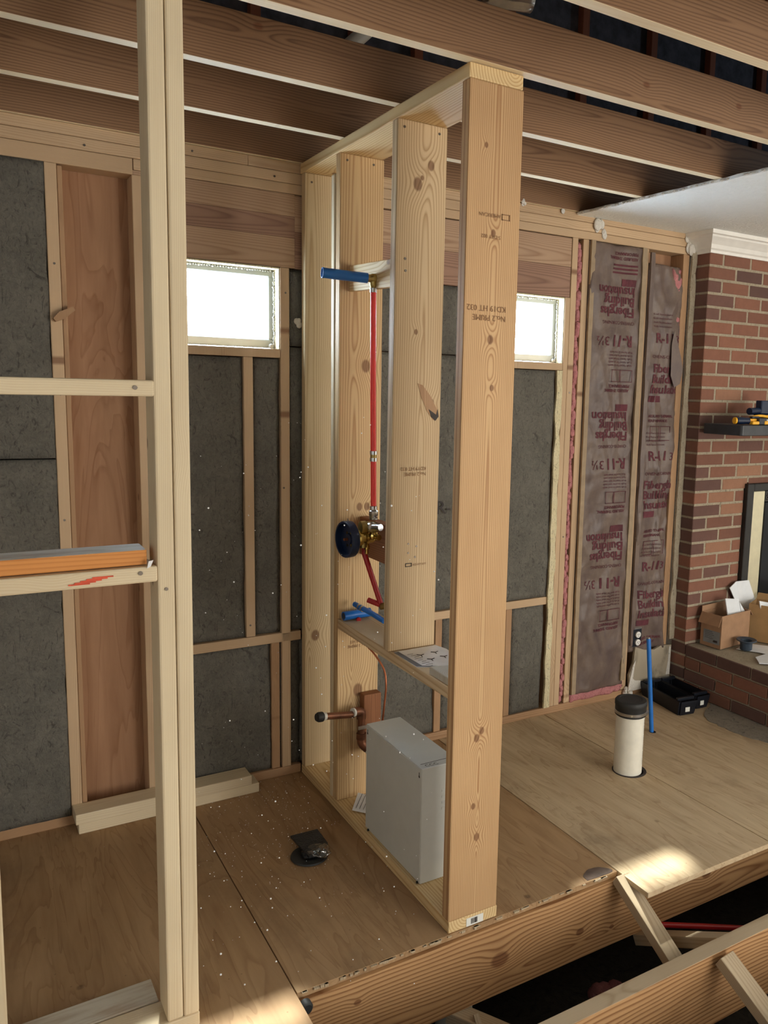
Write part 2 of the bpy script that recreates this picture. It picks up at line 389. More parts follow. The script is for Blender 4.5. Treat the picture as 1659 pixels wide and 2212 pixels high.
def quad(name, pts, mat, parent=None, thick=.0004):
    """thin sheet with the given corners"""
    bm = bmesh.new(); P = [Vector(p) for p in pts]; nrm = (P[1]-P[0]).cross(P[2]-P[0]).normalized()
    A = [bm.verts.new(p+nrm*thick/2) for p in P]; B = [bm.verts.new(p-nrm*thick/2) for p in P]; n = len(P)
    bm.faces.new(A); bm.faces.new(B[::-1])
    for i in range(n): bm.faces.new((A[i], B[i], B[(i+1) % n], A[(i+1) % n]))
    return from_bm(name, bm, mat, parent)
def board(name, p0, p1, width, thick, wdir, mat, parent=None, bev=.003, rough_end=0.):
    """sawn board from p0 to p1 (centre line); local Z runs along it, local X across its wide face"""
    p0, p1 = Vector(p0), Vector(p1); d = p1-p0; L = d.length; z = d.normalized()
    x = Vector(wdir); x = (x - z*x.dot(z)).normalized(); y = z.cross(x)
    bm = bmesh.new(); add_box(bm, (-width/2, -thick/2, -L/2), (width/2, thick/2, L/2), bev, 2)
    mw = Matrix((x, y, z)).transposed().to_4x4(); mw.translation = (p0+p1)/2
    return from_bm(name, bm, mat, parent, mw=mw)
def beam(name, lo, hi, mat, parent=None, bev=.003, flip=False):
    """axis-aligned board given by its corners; long axis found, wide face local X"""
    lo, hi = Vector(lo), Vector(hi); s = hi-lo; ax = max(range(3), key=lambda i: s[i])
    oth = [i for i in range(3) if i != ax]; wi = max(oth, key=lambda i: s[i]); th = [i for i in oth if i != wi][0]
    c = (lo+hi)/2; p0, p1 = c.copy(), c.copy(); p0[ax] = lo[ax]; p1[ax] = hi[ax]
    wd = Vector((0, 0, 0)); wd[wi] = -1 if flip else 1
    return board(name, p0, p1, s[wi], s[th], wd, mat, parent, bev)
def nailhead(p, parent, nrm=(0, -1, 0), r=.004):
    p = Vector(p); return cyl('nail_head', p - Vector(nrm)*.001, p + Vector(nrm)*.0012, r, M['nail'], parent, n=8)
def text(name, body, size, mat, parent, fn, depth_grid=.03, bold=False):
    """lettering as mesh; fn maps (u, v) of the text plane to a world point"""
    cu = bpy.data.curves.new('t', 'FONT'); cu.body = body; cu.size = size; cu.align_x = 'LEFT'; cu.resolution_u = 2
    if bold: cu.offset = size*.028
    o = bpy.data.objects.new('t', cu); C.objects.link(o); dg = bpy.context.evaluated_depsgraph_get()
    me = bpy.data.meshes.new_from_object(o.evaluated_get(dg)); bpy.data.objects.remove(o)
    bm = bmesh.new(); bm.from_mesh(me); bpy.data.meshes.remove(me)
    if depth_grid and bm.verts:
        for ax in (0, 1):
            lo = min(v.co[ax] for v in bm.verts); hi = max(v.co[ax] for v in bm.verts); k = lo+depth_grid
            while k < hi:
                no = Vector((0, 0, 0)); no[ax] = 1; co = no*k
                bmesh.ops.bisect_plane(bm, geom=bm.verts[:]+bm.edges[:]+bm.faces[:], plane_co=co, plane_no=no); k += depth_grid
    for v in bm.verts: v.co = Vector(fn(v.co.x, v.co.y))
    me = bpy.data.meshes.new(name); bm.to_mesh(me); bm.free()
    return link(name, me, mat, parent)
def sheet(name, x0, x1, z0, z1, y, mat, parent, amp=.006, freq=7., step=.03, edge=.004, thick=.02, seed=0., hfun=None):
    """a batt face standing in the wall: wrinkled front, closed sides"""
    nx = max(2, int((x1-x0)/step)); nz = max(2, int((z1-z0)/step)); bm = bmesh.new(); V = []
    for j in range(nz+1):
        row = []
        for i in range(nx+1):
            u, v = i/nx, j/nz
            X = x0+(x1-x0)*u; Z = z0+(z1-z0)*v
            h = hfun(X, Z) if hfun else amp*noise.noise((X*freq+seed, Z*freq*.8, seed)) + amp*.5*noise.noise((X*freq*3, Z*freq*3, seed+3))
            if i in (0, nx) and edge: X += edge*noise.noise((Z*14, seed, X))
            if i in (0, nx) or j in (0, nz): h += .006
            row.append(bm.verts.new((X, y+h, Z)))
        V.append(row)
    for j in range(nz):
        for i in range(nx): bm.faces.new((V[j][i], V[j][i+1], V[j+1][i+1], V[j+1][i]))
    rim = [V[0][i] for i in range(nx+1)] + [V[j][nx] for j in range(1, nz+1)] + [V[nz][i] for i in range(nx-1, -1, -1)] + [V[j][0] for j in range(nz-1, 0, -1)]
    B = [bm.verts.new((v.co.x, y+thick, v.co.z)) for v in rim]; n = len(rim)
    for i in range(n): bm.faces.new((rim[i], B[i], B[(i+1) % n], rim[(i+1) % n]))
    bm.faces.new(B)
    o = from_bm(name, bm, mat, parent)
    for p in o.data.polygons: p.use_smooth = True
    return o

# ================================================================ THE SETTING
# ---------------------------------------------------------------- back wall
wb = struct('wall_back', (0, 0, 0))
D = .089
box('wall_sheathing', (-3, D, 0), (-.56, D+.012, H), M['sheath'], wb, 0)
box('wall_sheathing', (-.56, D, 0), (1.303, D+.012, 1.74), M['sheath'], wb, 0)
box('wall_sheathing', (-.56, D, 2.04), (1.303, D+.012, H), M['sheath'], wb, 0)
box('wall_sheathing', (-.083, D, 1.74), (.80, D+.012, 2.04), M['sheath'], wb, 0)
box('wall_sheathing', (1.303, D, 0), (2.14, D+.012, H), M['sheath'], wb, 0)
for x0, x1 in ((-3, -.2), (-.2, 2.13)):
    beam('top_plate', (x0, 0, 2.394), (x1, D, H), M['oldlight'], wb)
for x0, x1 in ((-3, .96), (.962, 2.13)):
    beam('top_plate', (x0, .001, 2.354), (x1, D, 2.393), M['oldlight'], wb)
beam('top_plate', (-3, .002, 2.30), (-.60, D, 2.353), M['oldlight'], wb)
beam('top_plate', (-.598, .002, 2.317), (2.13, D, 2.353), M['oldlight'], wb)
def hdr(x0, x1, spl):
    for i, (a, b, k) in enumerate(spl): beam('header_board', (x0, .004+.001*i, a), (x1, .045, b-.0005), M[k], wb, .001)
hdr(-.6, -.02, [(2.235, 2.316, 'header'), (2.157, 2.235, 'header2'), (2.045, 2.157, 'header')])
hdr(-.02, 1.331, [(2.182, 2.312, 'header'), (2.043, 2.182, 'header2')])
def wstud(x0, x1, z0, z1, mat='old', y=0., name='stud'):
    return beam(name, (x0, y, z0), (x1, D, z1), M[mat], wb)
wstud(-1.31, -1.272, .038, 2.30)
a = wstud(-.874, -.837, .038, 2.30, 'oldlight')
wstud(-.836, -.820, .038, 2.295, 'old', .004)
wstud(-.605, -.567, .038, 2.30, 'oldlight')
wstud(-.081, -.044, .038, 2.044, 'oldlight', name='trimmer_stud')
wstud(-.226, -.189, .612, 1.704, 'oldlight', name='cripple_stud')
wstud(-.566, .0, .573, .611, 'oldlight', name='blocking')
wstud(-.124, -.089, .038, .572, 'old', .006, name='cripple_stud')
wstud(.03, .74, .571, .609, 'oldlight', name='blocking')
wstud(.64, .675, .038, .570, 'old', .006, name='cripple_stud')
wstud(.76, .799, .038, 2.042, 'oldlight', name='trimmer_stud')
wstud(.80, 1.262, .571, .609, 'oldlight', name='blocking')
wstud(1.028, 1.062, .038, .570, 'old', .006, name='cripple_stud')
wstud(1.303, 1.332, .038, 2.042, 'oldlight', name='trimmer_stud')
wstud(1.333, 1.367, .038, 2.317, 'oldlight')
wstud(1.372, 1.378, .038, 2.317, 'old', .03)
wstud(1.401, 1.437, .038, 2.317, 'oldlight', .004)
wstud(1.79, 1.826, .038, 2.317, 'oldlight', .006)
wstud(2.062, 2.104, .20, 2.317, 'old', -.001)
beam('bottom_plate', (-3, .003, 0), (.0, D, .037), M['old'], wb)
beam('bottom_plate', (.17, .003, 0), (2.13, D, .037), M['old'], wb)
# mineral wool between the studs
bt = [(-1.8, -1.312, .04, 2.298, 0), (-1.270, -.876, .04, 1.33, -.012), (-1.270, -.876, 1.335, 2.298, -.008), (-.565, -.228, .613, 1.70, .004), (-.187, -.083, .613, 1.70, .006), (-.565, -.126, .04, .571, .004),
      (-.087, .0, .04, .571, .006), (-.042, .755, 1.752, 2.04, .006), (-.042, .755, .613, 1.747, .004), (.0, .64, .04, .569, .008), (.678, .757, .04, .569, .01), (.803, 1.262, .612, 1.70, -.004), (.803, 1.026, .04, .569, .004), (1.064, 1.25, .04, .569, .0)]
bts = []
for i, (x0, x1, z0, z1, y) in enumerate(bt):
    bts.append(sheet('insulation_batt', x0, x1, z0, z1, y+.004, M['batt'], wb, amp=.009, freq=6, step=.022, thick=.06, seed=i*3.1))
text('printing', 'R-15', .085, M['ink'], bts[8], lambda u, v: (.622+u, -.006, 1.055+v), 0)
def frame_print(x0, x1, z0, z1, y, par, mat, w=.004):
    bm = bmesh.new()
    for lo, hi in (((x0, z0), (x1, z0+w)), ((x0, z1-w), (x1, z1)), ((x0, z0), (x0+w, z1)), ((x1-w, z0), (x1, z1))):
        add_box(bm, (lo[0], y, lo[1]), (hi[0], y+.0008, hi[1]))
    return from_bm('printing', bm, mat, par)
frame_print(-1.11, -1.048, 1.748, 1.805, -.018, bts[2], M['ink'], .003)
# pale torn strip beside the right-hand wool, foam crumbs
def ragged(name, x0, x1, z0, z1, y, mat, par, amp=.006, seed=1., lean=0.):
    bm = bmesh.new(); n = 40; A = []
    for i in range(n+1):
        z = z0+(z1-z0)*i/n; s = lean*(i/n)
        a = x0+s+amp*noise.noise((z*9, seed, 0)); b = x1+s+amp*noise.noise((z*11, seed+5, 0))
        A.append([bm.verts.new(p) for p in ((a, y, z), (b, y, z), (b, y+.012, z), (a, y+.012, z))])
    for p, q in zip(A, A[1:]):
        for k in range(4): bm.faces.new((p[k], p[(k+1) % 4], q[(k+1) % 4], q[k]))
    bm.faces.new(A[0]); bm.faces.new(A[-1][::-1])
    return from_bm(name, bm, mat, par)
ragged('torn_strip', 1.266, 1.298, .04, 1.702, -.008, M['foam'], wb, .01, 2., -.0)
bm = bmesh.new()
for k in range(80):
    z = .06+2.22*k/79; bmesh.ops.create_icosphere(bm, subdivisions=1, radius=.012+.006*random.random(), matrix=Matrix.Translation((1.388+.008*random.uniform(-1, 1), .012+.01*random.random(), z)) @ Matrix.Diagonal((1.1, .7, 1.8, 1)))
o = from_bm('fiberglass_sliver', bm, M['pink'], wb, True); o['kind'] = 'stuff'
# kraft faced batts
def crease(X, Z, s):
    h = .014*noise.noise((X*5+s, Z*3, s)) + .009*noise.noise((X*16, Z*9+s, s)) + .003*noise.noise((X*42, Z*28, s))
    h += .022*abs(noise.noise((X*9+Z*4, Z*2.2-X*3, s*2))) - .010*max(0., .45-abs(noise.noise((X*7-Z*3.1, Z*1.9+s, s*3)))*4)
    return h - .008
k1 = sheet('kraft_batt', 1.437, 1.792, .075, 2.312, .0, M['kraft'], wb, step=.011, edge=0, seed=4., hfun=lambda X, Z: crease(X, Z, 1.7))
def k2h(X, Z):
    h = crease(X, Z, 5.2)*1.3
    if Z > 1.95: h += .03*(Z-1.95)*max(0, (X-1.86))/.1
    f = 1.9+.12*(1.6-Z); h -= .012*math.exp(-((X-f)/.012)**2)*(1 if Z < 1.6 else 0)
    return h
k2 = sheet('kraft_batt', 1.826, 2.062, .24, 2.25, .0, M['kraft'], wb, step=.011, edge=.006, seed=9., hfun=k2h)
ragged('kraft_flange', 1.437, 1.462, .08, 2.315, -.014, M['flange'], wb, .003, 3.)
ragged('kraft_flange', 1.768, 1.796, .10, 2.315, -.014, M['flange'], wb, .004, 8.)
ragged('kraft_flange', 1.826, 1.852, .28, 2.30, -.013, M['kraft'], wb, .004, 9.)
sheet('fiberglass_tuft', 2.0, 2.062, 1.86, 2.24, .0, M['pink'], wb, amp=.02, freq=14, step=.012, thick=.05, seed=3.).rotation_euler = (0, 0, 0)
sheet('fiberglass_tuft', 1.44, 1.80, .035, .085, .0, M['pink'], wb, amp=.02, freq=20, step=.012, thick=.05, seed=7.)
prism('torn_kraft_flap', [(2.0, 1.93), (2.055, 1.80), (2.075, 1.73), (2.06, 1.66), (2.02, 1.64), (1.99, 1.70), (1.985, 1.86)], 'Y', -.028, -.026, M['kraft'], wb)
def prt(par, hf, xr, zt, items, flip):
    """lettering down a batt; flip = printed upside down"""
    for body, size, dx, dz, bold in items:
        def fn(u, v, dx=dx, dz=dz):
            X, Z = (xr-dx-u, zt-dz-v) if flip else (xr+dx+u, zt-dz+v)
            if par is k2: X = min(X, 2.055)
            return (X, hf(X, Z)-.0022, Z)
        text('printing', body, size, M['redink'], par, fn, .012, bold)
def patch(par, hf, x0, x1, z0, z1):
    bm = bmesh.new(); n = max(2, int((x1-x0)/.012)); m_ = max(2, int((z1-z0)/.012)); g = []
    for j in range(m_+1):
        g.append([bm.verts.new((x0+(x1-x0)*i/n, hf(x0+(x1-x0)*i/n, z0+(z1-z0)*j/m_)-.002, z0+(z1-z0)*j/m_)) for i in range(n+1)])
    for j in range(m_):
        for i in range(n): bm.faces.new((g[j][i], g[j][i+1], g[j+1][i+1], g[j+1][i]))
    me = bpy.data.meshes.new('printing'); bm.to_mesh(me); bm.free(); return link('printing', me, M['redink'], par)
h1 = lambda X, Z: crease(X, Z, 1.7)
for zt in (2.133, 1.527, .915):
    # the batt hangs upside down, so its first line of print is the lowest
    patch(k1, h1, 1.648, 1.735, zt-.012, zt+.022)
    prt(k1, h1, 1.735, zt, [('Insulation', .062, 0, .018, 1), ('Building', .062, 0, .066, 1), ('Fiberglas', .062, 0, .116, 1), ('OWENS-CORNING', .023, 0, .180, 0),
        ('R-11', .075, 0, .250, 1), ('3\u00bd', .062, .155, .258, 0)], True)
    for q in range(5): prt(k1, h1, 1.735, zt-.325-.016*q, [('Kraft faced for stud walls', .015, 0, 0, 0)], True)
    frame_print(1.655, 1.735, zt-.475, zt-.415, -.014, k1, M['redink'], .003); frame_print(1.60, 1.652, zt-.475, zt-.415, -.014, k1, M['redink'], .003)
    prt(k1, h1, 1.735, zt-.488, [('PERFORMANCE', .020, 0, 0, 1), ('ASSURED THERMAL', .020, 0, .022, 1)], True)
prt(k1, h1, 1.735, 2.28, [('PERFORMANCE', .020, 0, 0, 1), ('ASSURED THERMAL', .020, 0, .022, 1)], True)
for q in range(3): patch(k1, h1, 1.59, 1.735, 2.215-.018*q, 2.224-.018*q)
for zt in (1.785, 1.185, .60):
    prt(k2, k2h, 1.872, zt, [('OWENS-CORNING', .023, 0, 0, 0), ('Fiberglas', .060, 0, .071, 1), ('Building', .060, 0, .124, 1), ('Insulation', .060, 0, .176, 1), ('R-11', .068, .012, -.078, 1), ('3\u00bd', .058, .15, -.078, 0)], False)
    patch(k2, k2h, 1.872, 1.955, zt-.222, zt-.190)
    for q in range(4): prt(k2, k2h, 1.872, zt+.155+.02*q, [('Kraft faced insulation', .014, 0, 0, 0)], False)
    prt(k2, k2h, 1.872, zt-.30, [('ASSURED THERMAL', .019, 0, 0, 1), ('PERFORMANCE', .019, 0, .024, 1)], False)
    if zt < 1: continue
    frame_print(1.875, 1.94, zt-.42, zt-.345, -.018, k2, M['redink'], .003); frame_print(1.948, 2.02, zt-.42, zt-.345, -.018, k2, M['redink'], .003)
# drywall remnant low in the corner with the outlet over it
rem = prism('drywall_remnant', [(1.835, .03), (2.128, .035), (2.13, .245), (2.05, .252), (2.0, .236), (1.93, .245), (1.86, .27), (1.852, .18), (1.825, .12)], 'Y', -.016, -.003, M['greyboard'], wb)
prism('plaster_edge', [(1.84, .03), (2.12, .036), (2.12, .075), (1.96, .07), (1.87, .085), (1.85, .1)], 'Y', -.0185, -.0162, M['plaster'], rem)
prism('plaster_edge', [(2.098, .08), (2.125, .08), (2.124, .235), (2.112, .24), (2.108, .15)], 'Y', -.0185, -.0162, M['plaster'], rem)
prism('plaster_edge', [(1.818, .035), (1.842, .03), (1.85, .11), (1.862, .2), (1.845, .17), (1.83, .1)], 'Y', -.022, -.0165, M['plaster'], rem)
ob = box('outlet_box', (1.838, -.012, .268), (1.905, .03, .372), M['steel'], wb)
box('outlet_recess', (1.842, -.0135, .273), (1.901, -.011, .367), M['blackplastic'], ob, 0)
for z in (.296, .338):
    rc = lathe('receptacle', [(.016, 0), (.017, .002), (.017, .010), (.015, .012)], (1.872, -.012, z), (0, -1, 0), M['white'], ob, 20)
for zc in (.296, .338):
    bm = bmesh.new()
    for dx in (-.006, .006): add_box(bm, (1.872+dx-.001, -.0252, zc-.001), (1.872+dx+.001, -.0238, zc+.007))
    add_cyl(bm, (1.872, -.0238, zc-.007), (1.872, -.0252, zc-.007), .0022, n=8)
    from_bm('receptacle_slots', bm, M['ink'], ob)
def crumb(name, c, r, n, mat, par, flat=.4, seed=1):
    bm = bmesh.new(); rnd = random.Random(seed)
    for i in range(n):
        bmesh.ops.create_icosphere(bm, subdivisions=2, radius=r*(.5+.6*rnd.random()), matrix=Matrix.Translation(Vector(c)+Vector((rnd.uniform(-r, r), rnd.uniform(-r*flat, r*flat), rnd.uniform(-r*1.2, r*1.2)))) @ Matrix.Diagonal((1, flat, 1.2, 1)))
    for v in bm.verts: v.co += Vector((1, 1, 1))*r*.25*noise.noise(v.co*60)
    return from_bm(name, bm, mat, par, True)
crumb('plaster_blob', (1.50, -.006, 2.375), .026, 5, M['plaster'], wb, .3, 1)
crumb('plaster_blob', (2.085, -.006, 2.365), .024, 4, M['plaster'], wb, .3, 2)
crumb('plaster_blob', (1.045, -.006, 2.425), .013, 3, M['plaster'], wb, .3, 3)
crumb('plaster_blob', (1.268, -.008, 2.43), .012, 3, M['plaster'], wb, .3, 4)
crumb('plaster_blob', (1.815, -.012, .02), .018, 5, M['plaster'], wb, .8, 5)
crumb('foam_blob', (-.015, -.004, 1.84), .012, 4, M['plaster'], wb, .6, 6)
ragged('mortar_smear', 2.106, 2.142, .28, 2.33, -.018, M['mortar'], wb, .012, 6.)
# nail heads / ends on the framing
for x, z in ((-.855, 1.98), (-.853, 1.55), (-.857, 1.12), (-.07, 1.2), (-.06, 1.95), (-.21, .66), (1.35, 1.6), (1.35, .9), (-.4, 2.41), (-.75, 2.37), (-.1, 2.37)): nailhead((x, -.0005, z), wb)
prism('pipe_stub', [(-.86, 1.79), (-.835, 1.80), (-.80, 1.83), (-.806, 1.842), (-.85, 1.822), (-.868, 1.80)], 'Y', -.03, 0, M['old'], wb)

# windows
def window(n, x0, x1, z0, z1, vx0=None):
    w_ = struct('window_%d' % n, ((x0+x1)/2, .05, z0)); f = .024; Y0, Y1 = .060, .10
    box('sill_board', (x0, 0, z0-.033), (x1, D+.012, z0), M['oldlight'], w_, .001)
    box('jamb_liner', (x1-.003, .004, z0), (x1, D+.01, z1), M['foam'], w_, .001); box('jamb_liner', (x0, .004, z0), (x0+.003, D+.01, z1), M['foam'], w_, .001)
    box('jamb_liner', (x0, .004, z1-.006), (x1, D+.01, z1), M['foam'], w_, .001)
    a, b, c, d = x0+.001, x1+.000, z0+.006, z1-.008; fr = bmesh.new()
    f2 = .032; g = .026
    for lo, hi in (((a, c), (b, c+f2)), ((a, d-f), (b, d)), ((a, c+f2), (a+g, d-f)), ((b-g, c+f2), (b, d-f))): add_box(fr, (lo[0], Y0, lo[1]), (hi[0], Y1, hi[1]), .003)
    from_bm('window_frame', fr, M['vinyl'], w_)
    box('pane', (a+g-.004, .08, c+f2-.004), (b-g+.004, .084, d-f+.004), M['glass'], w_, 0)
    fo = bmesh.new(); rnd = random.Random(n)
    for k in range(46):
        t = k/46; z = z0+.008+(z1-z0-.016)*t; bmesh.ops.create_icosphere(fo, subdivisions=1, radius=.003+.002*rnd.random(), matrix=Matrix.Translation((x1-.007+.002*rnd.uniform(-1, 1), .048+.003*rnd.random(), z)))
        x = x0+.008+(x1-x0-.016)*t; bmesh.ops.create_icosphere(fo, subdivisions=1, radius=.003+.003*rnd.random(), matrix=Matrix.Translation((x, .053, z1-.009-.003*rnd.random())))
    bmesh.ops.create_icosphere(fo, subdivisions=2, radius=.010, matrix=Matrix.Translation((x1-.018, .053, z0+.012)))
    o = from_bm('foam_bead', fo, M['plaster'], w_, True); o['kind'] = 'stuff'
window(1, -.56, -.082, 1.737, 2.043)
window(2, .80, 1.302, 1.737, 2.041)

# ---------------------------------------------------------------- gable, roof and outdoors
gb = struct('wall_gable', (0, D, H))
prism('gable_sheathing', [(-3, H), (4.9, H), (4.9, 2.9), (1, 5.3), (-3, 3.0)], 'Y', D, D+.02, M['felt'], gb)
for x in (-1.35, -.95, -.55, -.15, .25, .53, .985, 1.40, 1.83, 2.24, 2.64, 3.04): beam('gable_stud', (x-.02, .05, H+.01), (x+.02, D, 4.0), M['rafter'], gb)
rf = struct('roof', (1, -3, 5))
for s, (xa, za, xb, zb) in enumerate(((-3.2, 2.75, 1.0, 5.3), (1.0, 5.3, 5.1, 2.75))):
    bm = bmesh.new(); v = [bm.verts.new(p) for p in ((xa, -6.2, za), (xb, -6.2, zb), (xb, .15, zb), (xa, .15, za))]; bm.faces.new(v)
    q = bmesh.ops.extrude_face_region(bm, geom=bm.faces[:]); bmesh.ops.translate(bm, verts=[g for g in q['geom'] if isinstance(g, bmesh.types.BMVert)], vec=(0, 0, .04))
    from_bm('roof_sheathing', bm, M['felt'], rf)
    for y in (-.5, -.9, -1.3, -1.7): board('rafter', (xa, y, za-.08), (xb, y, zb-.08), .14, .038, (0, 0, 1), M['rafter'], rf)
box('ground', (-3.1, -6.2, -1.05), (5.1, .29, -1.0), M['dirt'], None, 0)['kind'] = 'structure'
# room shell behind and beside the photographer (openings stand where the daylight lamps are)
wl = struct('wall_left', (-3, -3, 0)); box('wall_panel', (-3.1, -6.1, -1), (-3, .1, 2.9), M['ceiling'], wl, 0)
wr = struct('wall_right', (5, -3, 0)); box('wall_panel', (5, -6.1, -1), (5.1, .1, 2.9), M['ceiling'], wr, 0)
wf = struct('wall_front', (1, -6, 0)); box('wall_panel', (-3, -6.1, -1), (5, -6, 5.4), M['ceiling'], wf, 0)
box('foundation_wall', (-3, D+.0012, -1.01), (5, D+.2, -.0005), M['concrete'], None, 0)['kind'] = 'structure'
box('fire_wall', (2.142, .103, 0), (4.99, .13, 3), M['concrete'], None, 0)['kind'] = 'structure'

# ---------------------------------------------------------------- ceiling
cg = struct('ceiling', (0, -1, H))
def joist(y, x0, x1, mat='joist'):
    j = beam('ceiling_joist', (x0, y, H+.001), (x1, y+.038, H+.139), M[mat], cg, .002, flip=True)
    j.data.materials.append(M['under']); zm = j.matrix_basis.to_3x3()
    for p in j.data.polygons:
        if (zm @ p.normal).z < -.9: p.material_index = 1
    return j
for y in (-.012, -.400, -.806, -1.215, -1.622, -2.03, -2.436, -2.84): joist(y, -3, 4.9)
# torn drywall on the right and the ceiling over the rest of the room
bm = bmesh.new(); pts = []; n = 90
for i in range(n+1):
    y = .0 - 2.4*i/n; pts.append((1.352+.055*(-y)*1.0+.010*noise.noise((y*14, 0, 0))+.004*noise.noise((y*60, 3, 0)), y))
pts += [(4.95, -2.4), (4.95, 0)]
A = [bm.verts.new((x, y, H-.0125)) for x, y in pts]; B = [bm.verts.new((x, y, H)) for x, y in pts]
bm.faces.new(A); bm.faces.new(B[::-1])
for i in range(len(pts)): bm.faces.new((A[i], A[(i+1) % len(pts)], B[(i+1) % len(pts)], B[i]))
from_bm('drywall_panel', bm, M['ceiling'], cg)
bm = bmesh.new()
for i in range(140):
    y = -2.35*random.random(); x = 1.350+.055*(-y)+.010*noise.noise((y*14, 0, 0))
    bmesh.ops.create_icosphere(bm, subdivisions=1, radius=.003+.005*random.random(), matrix=Matrix.Translation((x, y, H-.008)) @ Matrix.Diagonal((.7, 1.6, .8, 1)))
o = from_bm('torn_plaster_edge', bm, M['plaster'], cg); o['kind'] = 'stuff'
box('drywall_panel', (-3, -6, H-.0125), (5, -3.3, H), M['ceiling'], cg, 0)
# crown moulding on the chimney breast, with a return on its left side
prof = [(0, 0), (0, -.098), (.010, -.098), (.012, -.085), (.022, -.078), (.030, -.060), (.046, -.044), (.062, -.030), (.066, -.022), (.078, -.018), (.080, 0)]
bm = bmesh.new(); rings = []; Xc, Yc = 2.145, -.1; zt = H-.013
for X, Y, mx, my in ((Xc, .0, 1, 0), (Xc, Yc, 1, 1), (4.9, Yc, 0, 1)):
    rings.append([bm.verts.new((X-p*mx, Y-p*my, zt+q)) for p, q in prof])
for a, b in zip(rings, rings[1:]):
    for k in range(len(prof)-1): bm.faces.new((a[k], a[k+1], b[k+1], b[k]))
bm.faces.new(rings[0]); bm.faces.new(rings[-1][::-1])
tr = from_bm('trim_1', bm, M['white']); tr['kind'] = 'structure'

# ---------------------------------------------------------------- floor
fl = struct('floor', (0, -1, 0))
TH = .019
box('plywood_sheet', (-2.9, -2.6, -TH), (-.4735, D, 0), M['ply'], fl, .001)
box('plywood_sheet', (-.4705, -1.2, -TH), (.6645, D, 0), M['ply'], fl, .001)
box('plywood_sheet', (.6675, -1.343, -TH), (1.278, D, 0), M['plyr'], fl, .001)
box('plywood_sheet', (1.281, -1.343, -TH), (4.9, D, 0), M['plyr'], fl, .001)
beam('floor_joist', (-2.9, -1.213, -.255), (4.9, -1.175, -TH-.001), M['beam'], fl, .002, flip=True)
for y in (-.79, -.38): beam('floor_joist', (-2.9, y-.038, -.255), (4.9, y, -TH-.001), M['beam'], fl, .002)
dj = beam('floor_joist', (-.47, -1.636, -.255), (4.9, -1.588, -TH-.001), M['beam'], fl, .002, flip=True)
dj.data.materials.append(M['greywood']); zm = dj.matrix_basis.to_3x3()
for p in dj.data.polygons:
    if (zm @ p.normal).z > .9: p.material_index = 1
beam('floor_joist', (-.47, -2.05, -.255), (4.9, -2.01, -TH-.001), M['beam'], fl, .002)
# splintered veneer along the cut edge
bm = bmesh.new()
for i in range(60):
    x = -.46+1.1*random.random(); l = .004+.016*random.random(); add_box(bm, (x, -1.203-.004*random.random(), -.003-.007*random.random()), (x+l, -1.199, -.001))
o = from_bm('splintered_edge', bm, M['greywood'], fl); o['kind'] = 'stuff'
box('plywood_sheet', (-2.9, -6, -TH), (4.9, -2.62, 0), M['plyr'], fl, .001)
# cross bridging between the floor joists
def brace(p0, p1, wd, mat='new'): return board('bridging_brace', p0, p1, .058, .036, wd, M[mat], fl, .002)
brace((.665, -1.216, -.012), (.672, -1.585, -.235), (1, 0, 0), 'greywood')
brace((.775, -1.215, -.274), (.785, -1.600, -.052), (1, 0, 0), 'greywood')
brace((.672, -1.650, -.03), (.70, -2.02, -.24), (1, 0, 0), 'greywood')
brace((.02, -1.18, -.27), (.25, -1.45, -.33), (1, 1, 0), 'greywood')
board('bridging_brace', (.07, -1.25, -.25), (.075, -1.40, -.42), .018, .006, (1, 0, 0), M['greywood'], fl, .001)
# concrete hearth footing spread out over the floor, stains
def blob(name, pts, z0, z1, mat, par, sub=5, jit=.006, seed=1):
    P = smooth_path([(x, y, 0) for x, y in pts+pts[:1]], sub)[:-1]; rnd = random.Random(seed)
    return prism(name, [(p.x+rnd.uniform(-jit, jit), p.y+rnd.uniform(-jit, jit)) for p in P], 'Z', z0, z1, mat, par)
blob('concrete_patch', [(2.149, -.30), (1.98, -.40), (1.955, -.52), (1.965, -.66), (1.995, -.78), (1.985, -1.0), (2.0, -1.3), (2.149, -1.32)], .0, .004, M['concrete'], fl)
blob('glue_stain', [(.54, -1.193), (.545, -1.165), (.585, -1.145), (.63, -1.155), (.65, -1.193)], .0, .0012, M['stainfelt'], fl, 4, .001)

# ================================================================ THINGS
# ---------------------------------------------------------------- the new plumbing partition
pt = thing('stud_partition', 'new pine stud partition running out from the back wall, with wide studs and a low shelf', 'partition', (.084, -.6, 0))
beam('sole_plate', (0, -1.197, .001), (.173, -.002, .038), M['plate'], pt)
beam('top_plate', (0, -1.197, 2.393), (.170, -.002, 2.430), M['plate'], pt)
def pstud(name, y0, y1, z0, z1, mat, x0=0., x1=.168, lean=0.):
    return board(name, ((x0+x1)/2, (y0+y1)/2, z0), ((x0+x1)/2+lean, (y0+y1)/2, z1), x1-x0, y1-y0, (1, 0, 0), M[mat], pt, .004)
pstud('stud', -1.198, -1.160, .0385, 2.3925, 'front', -.002, .170, .003)
pstud('stud', -.806, -.768, .7545, 2.3925, 's2', -.012, .160, .010)
pstud('stud', -.368, -.330, .0385, 2.3925, 's3', 0, .168, .004)
pstud('stud', -.329, -.302, .0385, 2.33, 'pale', -.001, .16, .0)
pstud('stud', -.042, -.004, .0385, 2.3925, 's4', 0, .168, .003)
for p in ((.02, 2.37), (.14, 2.37), (.03, 1.955), (.028, 1.99)): nailhead((p[0]+.0, -.8065, p[1]), pt, r=.004)
for p in ((.055, 1.105), (.085, 1.095), (.055, 1.075), (.08, 1.06)): nailhead((p[0], -.8065, p[1]), pt, r=.0032)
